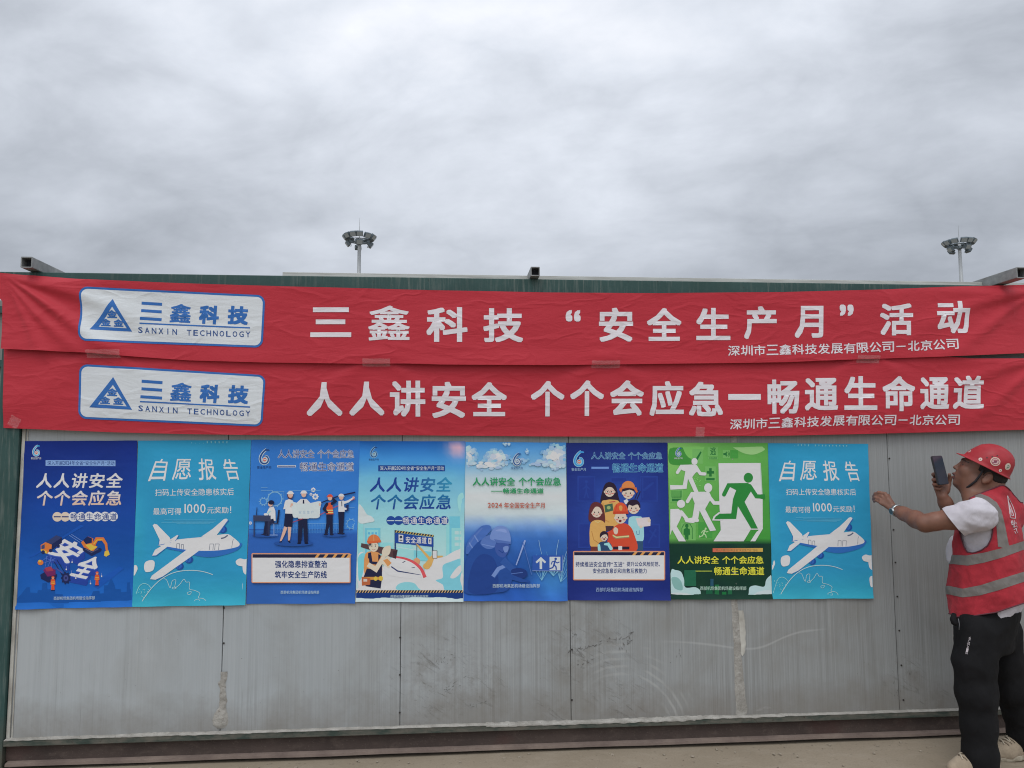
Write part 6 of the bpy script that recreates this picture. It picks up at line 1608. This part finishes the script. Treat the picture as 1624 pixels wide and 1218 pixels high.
collar = line_y([1490,1530,1536,1548,1560,1575,1588,1594,1600,1607,1618],[812,797,791,785.5,780.5,774.5,769.5,770.5,775,784,797]); iso_cut(bmv, pxf(lambda x, y: y-collar(x)), 1)
hem = line_y([1490,1511,1516,1545,1580,1625,1680],[972,974,978.5,976.5,971,956,942]); iso_cut(bmv, pxf(lambda x, y: hem(x)-y), 1)
arm = poly_sd([(1528,780),(1538,791.5),(1551,793),(1562,801),(1569,813),(1573.5,828),(1574.5,842),(1572,855),(1566,866),(1556,873),(1544,877),(1534,876),(1529,868),(1525,856),(1522,844),(1516,826),(1506,806),(1512,784)])
VC = P(1567,870,YM)
near = lambda co: (co-VC).dot(tc) > -.03
iso_cut(bmv, lambda co: -arm(*proj(co)) if near(co) else 9, 1)
armF = poly_sd([(1540,800),(1575,795),(1600,805),(1602,850),(1580,870),(1550,870),(1538,840)]); iso_cut(bmv, lambda co: -armF(*proj(co)) if not near(co) else 9, 1)
# grey strips: two bands round the body, one brace over each shoulder
u1t, u1b = line_y([1490,1511,1532,1560,1590,1620,1660],[882,880,881,876.5,869,859,847]), line_y([1490,1511,1535,1560,1590,1621,1660],[896,894.5,897,892.5,884,872.5,861])
u2t, u2b = line_y([1490,1505,1527,1555,1582,1624,1660],[930,929,933.7,928,919.5,906.5,894]), line_y([1490,1505,1527,1555,1582,1624,1660],[943.5,942.5,947.5,944,936.5,922.5,911])
brace = poly_sd([(1541,783),(1549,790),(1559,793.5),(1569,801),(1575,813),(1579.5,828),(1583,871),(1600,866),(1596,845),(1592,826),(1587.5,809),(1580.5,797),(1568,788),(1554,783),(1548,778)])
def bands(co):
    x, y = proj(co); b1 = min(y-u1t(x), u1b(x)-y); b2 = min(y-u2t(x), u2b(x)-y); b3 = brace(x, y) if near(co) and y < 868 else -9
    if not near(co): b3 = min(x-1548, 1562-x, 868-y)
    return max(b1, b2, b3)
side = iso_cut(bmv, bands, None)
strip = bmesh.new(); mp = {}
bmv.normal_update()
for fc in [f for f in bmv.faces if side.get(f, -1) > 0]:
    vs = []
    for v in fc.verts:
        if v not in mp: mp[v] = strip.verts.new(v.co+v.normal*.0016)
        vs.append(mp[v])
    strip.faces.new(vs)
loops = [e for e in bmv.edges if len(e.link_faces) == 1]
vest_bvh = BVHTree.FromBMesh(bmv)
# edges bound with maroon piping
adj = {}
for e in loops:
    a, b = e.verts; adj.setdefault(a, []).append(b); adj.setdefault(b, []).append(a)
pip = bmesh.new(); seen = set()
for v0 in list(adj):
    if v0 in seen: continue
    ch = [v0]; seen.add(v0); cur = v0
    while True:
        nx_ = [q for q in adj[cur] if q not in seen]
        if not nx_: break
        cur = nx_[0]; seen.add(cur); ch.append(cur)
    if len(ch) > 25:
        pts = [v.co.copy() for v in ch]+[ch[0].co.copy()]
        for _ in range(2): pts = [pts[0]]+[(pts[i-1]+pts[i]*2+pts[i+1])/4 for i in range(1, len(pts)-1)]+[pts[-1]]
        ok = [pts[0]]
        for q in pts[1:]:
            if (q-ok[-1]).length > .006: ok.append(q)
        bm_tube(pip, ok, .0036, 6, True)
vest = from_bm('safety_vest', bmv, M_vest, person, True)
from_bm('reflective_strip', strip, M_tape2, vest, True); from_bm('piping', pip, M_pipe, vest, True)
# print on the back of the vest: outlined triangle and a column of characters
M_prn = mat('white_vest_print', None, .6, (.55,.50,.52))
def on_vest(px, py, bvh=vest_bvh, lift=.004):
    r_ = ray(px, py).normalized(); h_ = bvh.ray_cast(CAM, r_); return h_[0]-r_*lift if h_[0] else P(px, py, YM-.17)
bm = bmesh.new()
def stroke(pts, r, dn=5, bvh=vest_bvh):
    q = []
    for (x0,y0),(x1,y1) in zip(pts, pts[1:]): q += [on_vest(x0+(x1-x0)*k/dn, y0+(y1-y0)*k/dn, bvh) for k in range(dn)]
    q.append(on_vest(*pts[-1], bvh)); bm_tube(bm, q, r, 5)
def cx1(x, y): return (1360+x/4.06, 680+y/4.06)
for ln in ([(966,432),(1000,500),(1016,548),(1017,578),(984,574),(966,432)], [(972,468),(1000,540),(1004,560),(990,560),(974,480)], [(985,520),(996,545)]): stroke([cx1(*q) for q in ln], .0022)
for ln in ([(990,592),(994,622)],[(998,590),(1003,632)],[(1008,588),(1010,640)],[(988,604),(1014,600)],[(994,618),(1018,612)],[(1000,634),(1022,628)],[(1006,650),(1026,640)],[(1012,660),(1020,678)],[(1020,644),(1030,672)],[(1024,624),(1032,640)],[(1018,600),(1026,618)]): stroke([cx1(*q) for q in ln], .0017, 2)
from_bm('back_print', bm, M_prn, vest, True)

# trousers
pf_ = Field((2.30, -.78, .02), (3.42, -.10, 1.02), .0085)
pf_.stack([sec(1512,1618.5,955,.170), sec(1511.5,1618,975,.174), sec(1512,1613,992,.174), sec(1513,1608,1012,.168), sec(1516,1606,1030,.150)], BFW, BSD, .04)
def leg(pts, rs, k): pf_.chain(pts, rs, k)
leg([P(1549,1000,-.53), P(1546,1050,-.53), P(1549,1100,-.535), P(1552,1150,-.53), P(1554,1196,-.53), P(1555,1216,-.53)], [.100,.098,.088,.080,.077,.080], .03)
leg([P(1587,1000,-.39), P(1592,1050,-.38), P(1606,1095,-.39), P(1616,1130,-.37), P(1624,1165,-.36), P(1630,1187,-.355)], [.100,.090,.080,.074,.072,.075], .03)
bmp = to_bm(*pf_.mesh()); relax(bmp, 2)
kn = [(KLp, .22), (KRp, .22), (P(1553,1205,-.53), .14), (P(1622,1178,-.36), .14), (P(1565,1005,-.5), .16)]
folds(bmp, .010, 6.5, 21, (1.3,1,1.2), lambda co: .30+.9*max(max(0, 1-(co-c).length/r) for c, r in kn)); folds(bmp, .003, 15, 2, (1.4,1,1.1)); relax(bmp, 1, .4)
waist = line_y([1480,1513,1545,1565,1590,1605,1616,1622,1660],[966,969,969,968,971,973,972,965,955]); iso_cut(bmp, pxf(lambda x, y: y-waist(x)), 1)
for c_, d_ in ((P(1554,1214,-.53), Vector((0,0,-1))), (P(1624,1184,-.357), N3((.18,.05,-1)))): iso_cut(bmp, lambda co: d_.dot(c_-co) if (co-c_).length < .17 else .05, 1)
trous_bvh = BVHTree.FromBMesh(bmp)
trs = from_bm('trousers', bmp, M_blk, person, True)
bm = bmesh.new()
for k, ch in enumerate('WUZAIE'):
    vs, fs = glyph(ch); cx, cy = 1538.0-k*.95, 1012.5+k*4.6; w4 = 4.4
    q = quadmap([(cx+2.0, cy-2.4), (cx+1.2, cy+2.2), (cx-2.2, cy+1.7), (cx-1.4, cy-2.9)]); xs = [v[0] for v in vs]; ys = [v[1] for v in vs]
    pts = [bm.verts.new(on_vest(*q((x-min(xs))/(max(xs)-min(xs)), 1-(y-min(ys))/(max(ys)-min(ys))), trous_bvh, .002)) for x, y in vs]
    for f in fs:
        try: bm.faces.new([pts[i] for i in f])
        except ValueError: pass
from_bm('thigh_lettering', bm, M_prn, trs)
bm = bmesh.new(); bm_tube(bm, [P(1513,974,-.55), P(1511.5,982,-.565), P(1513,988,-.57), P(1518,991,-.575)], [.012,.016,.014,.008], 8); from_bm('waist_pouch', bm, M_blk, trs, True)
bm = bmesh.new(); bm_tube(bm, [P(1520,981,-.60), P(1521.5,990,-.605), P(1521,999,-.605)], .0016, 5); from_bm('drawstring', bm, mat('grey_cord', None, .7, (.16,.16,.17)), trs, True)

# canvas shoes
M_shoe = fabric('beige_canvas', (.34,.275,.20), .85, .12, .1, .5, 30)
M_sole = mat('pale_rubber', lambda t,b,l: l.new(t.mix(t.rng(t.noise(pos(t), 40, 4, .6), .4, .65), (.42,.38,.30), (.26,.22,.16)), b.inputs['Base Color']), .7)
M_lace = mat('pale_lace', None, .8, (.46,.40,.31)); M_laced = mat('dark_stripe', None, .8, (.12,.09,.06))
def shoe(ank, dirv, zs):
    d_ = N3(dirv); s_ = Vector((-d_.y, d_.x, 0)).normalized(); upv = s_.cross(d_); upv = upv if upv.z > 0 else -upv; A = Vector((ank.x, ank.y, zs))
    Q_ = lambda a, b, c: A+d_*a+s_*b+upv*c
    f = Field(tuple(A-Vector((.26,.26,.03))), tuple(A+Vector((.26,.26,.17))), .0045)
    f.chain([Q_(-.055,0,.045), Q_(.03,0,.046), Q_(.09,.004,.040), Q_(.140,.004,.034)], [.038,.042,.047,.036], .02); f.chain([Q_(-.035,0,.10), Q_(.0,0,.085), Q_(.06,0,.062), Q_(.10,0,.05)], [.038,.042,.040,.036], .025)
    f.cone(Q_(-.2,0,-.03), Q_(.3,0,-.03), .038, .038, .01, True)
    b_ = to_bm(*f.mesh()); relax(b_, 2); iso_cut(b_, lambda co: (co-A).dot(upv)-.012, 1); sh = from_bm('shoe', b_, M_shoe, person, True)
    bm = bmesh.new(); out = []
    for k in range(40):
        u = 2*math.pi*k/40; ca, sa = math.cos(u), math.sin(u); wd = .047 if ca > 0 else .040; a = .046+.134*ca; b = wd*math.copysign(abs(sa)**.85, sa)*(1-.10*max(0,-ca))
        out.append((a, b+.004))
    lv = [[bm.verts.new(Q_(.046+(a-.046)*g, b*g, z)) for a, b in out] for z, g in ((.0,.93),(.004,1),(.022,1.01),(.027,.96))]
    for p_, q_ in zip(lv, lv[1:]):
        for k in range(40): bm.faces.new((p_[k], p_[(k+1)%40], q_[(k+1)%40], q_[k]))
    bm.faces.new(lv[0][::-1]); bm.faces.new(lv[-1]); from_bm('sole', bm, M_sole, sh, True)
    bm = bmesh.new(); bs = bmesh.new()
    sbv = BVHTree.FromObject(sh, bpy.context.evaluated_depsgraph_get())
    def on(a, b, lift):
        h_ = sbv.ray_cast(Q_(a, b, .22)-A*0, -upv); return (h_[0] if h_[0] else Q_(a, b, .05))+upv*lift
    for k in range(6):
        a = .018+.017*k; bm_tube(bm, [on(a+.006*(1 if k % 2 else -1)*b, .030*b, .0022) for b in (-1,-.75,-.5,-.25,0,.25,.5,.75,1)], .0040, 6)
        bm_tube(bs, [on(a+.0085-.02*abs(b), .040*b, .0008) for b in (-1,-.8,-.6,-.4,-.2,0,.2,.4,.6,.8,1)], .0026, 5)
    from_bm('shoelace', bm, M_lace, sh, True); from_bm('dark_stripes', bs, M_laced, sh, True)
shoe(P(1556,1210,-.53), (-1,.10,0), .001)
shoe(Vector((P(1622,1190,-.355).x, -.355, 0)), (-1,.05,-.10), .012)

# wrist watch
wd_ = (WL-EL).normalized(); wc = WL.lerp(EL, .06)
bm = bmesh.new(); n_ = 28; wa = wd_.cross(UP).normalized(); wb = wa.cross(wd_).normalized(); ring = [wc+(wa*math.cos(2*math.pi*k/n_)+wb*math.sin(2*math.pi*k/n_))*.0315 for k in range(n_+1)]
def ribbon(bm, pts, axis, half, th, ctr):
    rows = []
    for q in pts:
        o = (q-ctr).normalized(); rows.append([bm.verts.new(q+axis*a*half+o*t_) for a, t_ in ((-1,0),(-1,th),(1,th),(1,0))])
    for r, s in zip(rows, rows[1:]):
        for k in range(4): bm.faces.new((r[k], r[(k+1)%4], s[(k+1)%4], s[k]))
ribbon(bm, ring, wd_, .009, .004, wc); w_o = from_bm('wristwatch', bm, mat('steel_watch_band', None, .3, (.42,.46,.46), .8), person, True)
fn_ = (tc*.9-UP*.25).normalized(); fn_ = (fn_-wd_*fn_.dot(wd_)).normalized(); fa = wd_; fb = fn_.cross(fa).normalized(); fc_ = wc+fn_*.034-wd_*.0
bm = bmesh.new(); m4 = Matrix(((fa.x,fb.x,fn_.x,fc_.x),(fa.y,fb.y,fn_.y,fc_.y),(fa.z,fb.z,fn_.z,fc_.z),(0,0,0,1)))
bmesh.ops.create_cone(bm, cap_ends=True, segments=24, radius1=.0195, radius2=.018, depth=.009, matrix=m4); from_bm('watch_case', bm, mat('watch_steel', None, .25, (.50,.54,.54), .8), w_o)
bm = bmesh.new(); bmesh.ops.create_cone(bm, cap_ends=True, segments=24, radius1=.0155, radius2=.0155, depth=.001, matrix=m4 @ Matrix.Translation((0,0,.0052))); from_bm('watch_dial', bm, mat('dark_dial', None, .12, (.06,.08,.09)), w_o)

# telephone
c4 = [P(1473.6,724.6,-.440), P(1490.6,723.6,-.395), P(1508.6,766.4,-.398), P(1493.4,767.6,-.440)]
ctr = sum(c4, Vector())/4; ex = ((c4[1]-c4[0])+(c4[2]-c4[3])).normalized(); ey = ((c4[0]-c4[3])+(c4[1]-c4[2])); ey = (ey-ex*ey.dot(ex)).normalized(); ez = ex.cross(ey)
wp_, hp_ = ((c4[1]-c4[0]).length+(c4[2]-c4[3]).length)/2, ((c4[0]-c4[3]).length+(c4[1]-c4[2]).length)/2
if ez.dot(tc) < 0: ez = -ez; ex = -ex
phone = tag(empty('mobile_phone', ctr), 'dark mobile phone held upright in the man\'s far hand in front of his face', 'phone')
m4 = Matrix(((ex.x,ey.x,ez.x,ctr.x),(ex.y,ey.y,ez.y,ctr.y),(ex.z,ey.z,ez.z,ctr.z),(0,0,0,1)))
def slab(name, w_, h_, z0, z1, r, m, bev=.0):
    bm = bmesh.new(); out = []
    for sx, sy, a0 in ((1,1,0),(-1,1,90),(-1,-1,180),(1,-1,270)):
        for k in range(6): a = math.radians(a0+18*k); out.append((sx*(w_/2-r)+r*math.cos(a), sy*(h_/2-r)+r*math.sin(a)))
    A = [bm.verts.new((x, y, z0)) for x, y in out]; B = [bm.verts.new((x, y, z1)) for x, y in out]
    bm.faces.new(A[::-1]); top = bm.faces.new(B)
    for k in range(len(out)): bm.faces.new((A[k], A[(k+1)%24], B[(k+1)%24], B[k]))
    if bev: bmesh.ops.bevel(bm, geom=[e for e in bm.edges if len(set(v.co.z for v in e.verts)) == 1], offset=bev, segments=2, affect='EDGES')
    bm.transform(m4); return from_bm(name, bm, m, phone)
slab('phone_case', wp_, hp_, -.0095, 0, .008, mat('dark_phone_case', None, .45, (.020,.022,.026)), .0015)
slab('screen', wp_-.005, hp_-.006, .0003, .0007, .006, mat('dark_glass', None, .18, (.040,.052,.072), spec=.6))
# ------------------------------------------------------------------ loose grit along the foot of the wall
rnd = random.Random(12); bm = bmesh.new()
for k in range(230):
    x = rnd.uniform(-2.6, 3.6); y = -.05-abs(rnd.gauss(0, .16)) if rnd.random() < .7 else rnd.uniform(-.9, -.05)
    r = rnd.choice((.002,.003,.003,.004,.005,.008)); m4 = Matrix.Translation((x, y, r*.5)) @ Matrix.Rotation(rnd.uniform(0,6), 4, 'Z') @ Matrix.Diagonal((rnd.uniform(.8,1.6), 1, rnd.uniform(.5,.9), 1))
    v = bmesh.ops.create_icosphere(bm, subdivisions=1, radius=r, matrix=m4)['verts']
    for q in v: q.co += Vector((rnd.uniform(-1,1), rnd.uniform(-1,1), rnd.uniform(-.6,.6)))*r*.25
M_grit = mat('pale_grit', lambda t,b,l: l.new(t.mix(t.noise(pos(t), 35, 2), (.17,.14,.105), (.42,.37,.30)), b.inputs['Base Color']), .95, spec=.1)
tag(from_bm('grit', bm, M_grit), 'loose grit and small stones scattered along the foot of the cabin', 'grit', kind='stuff')
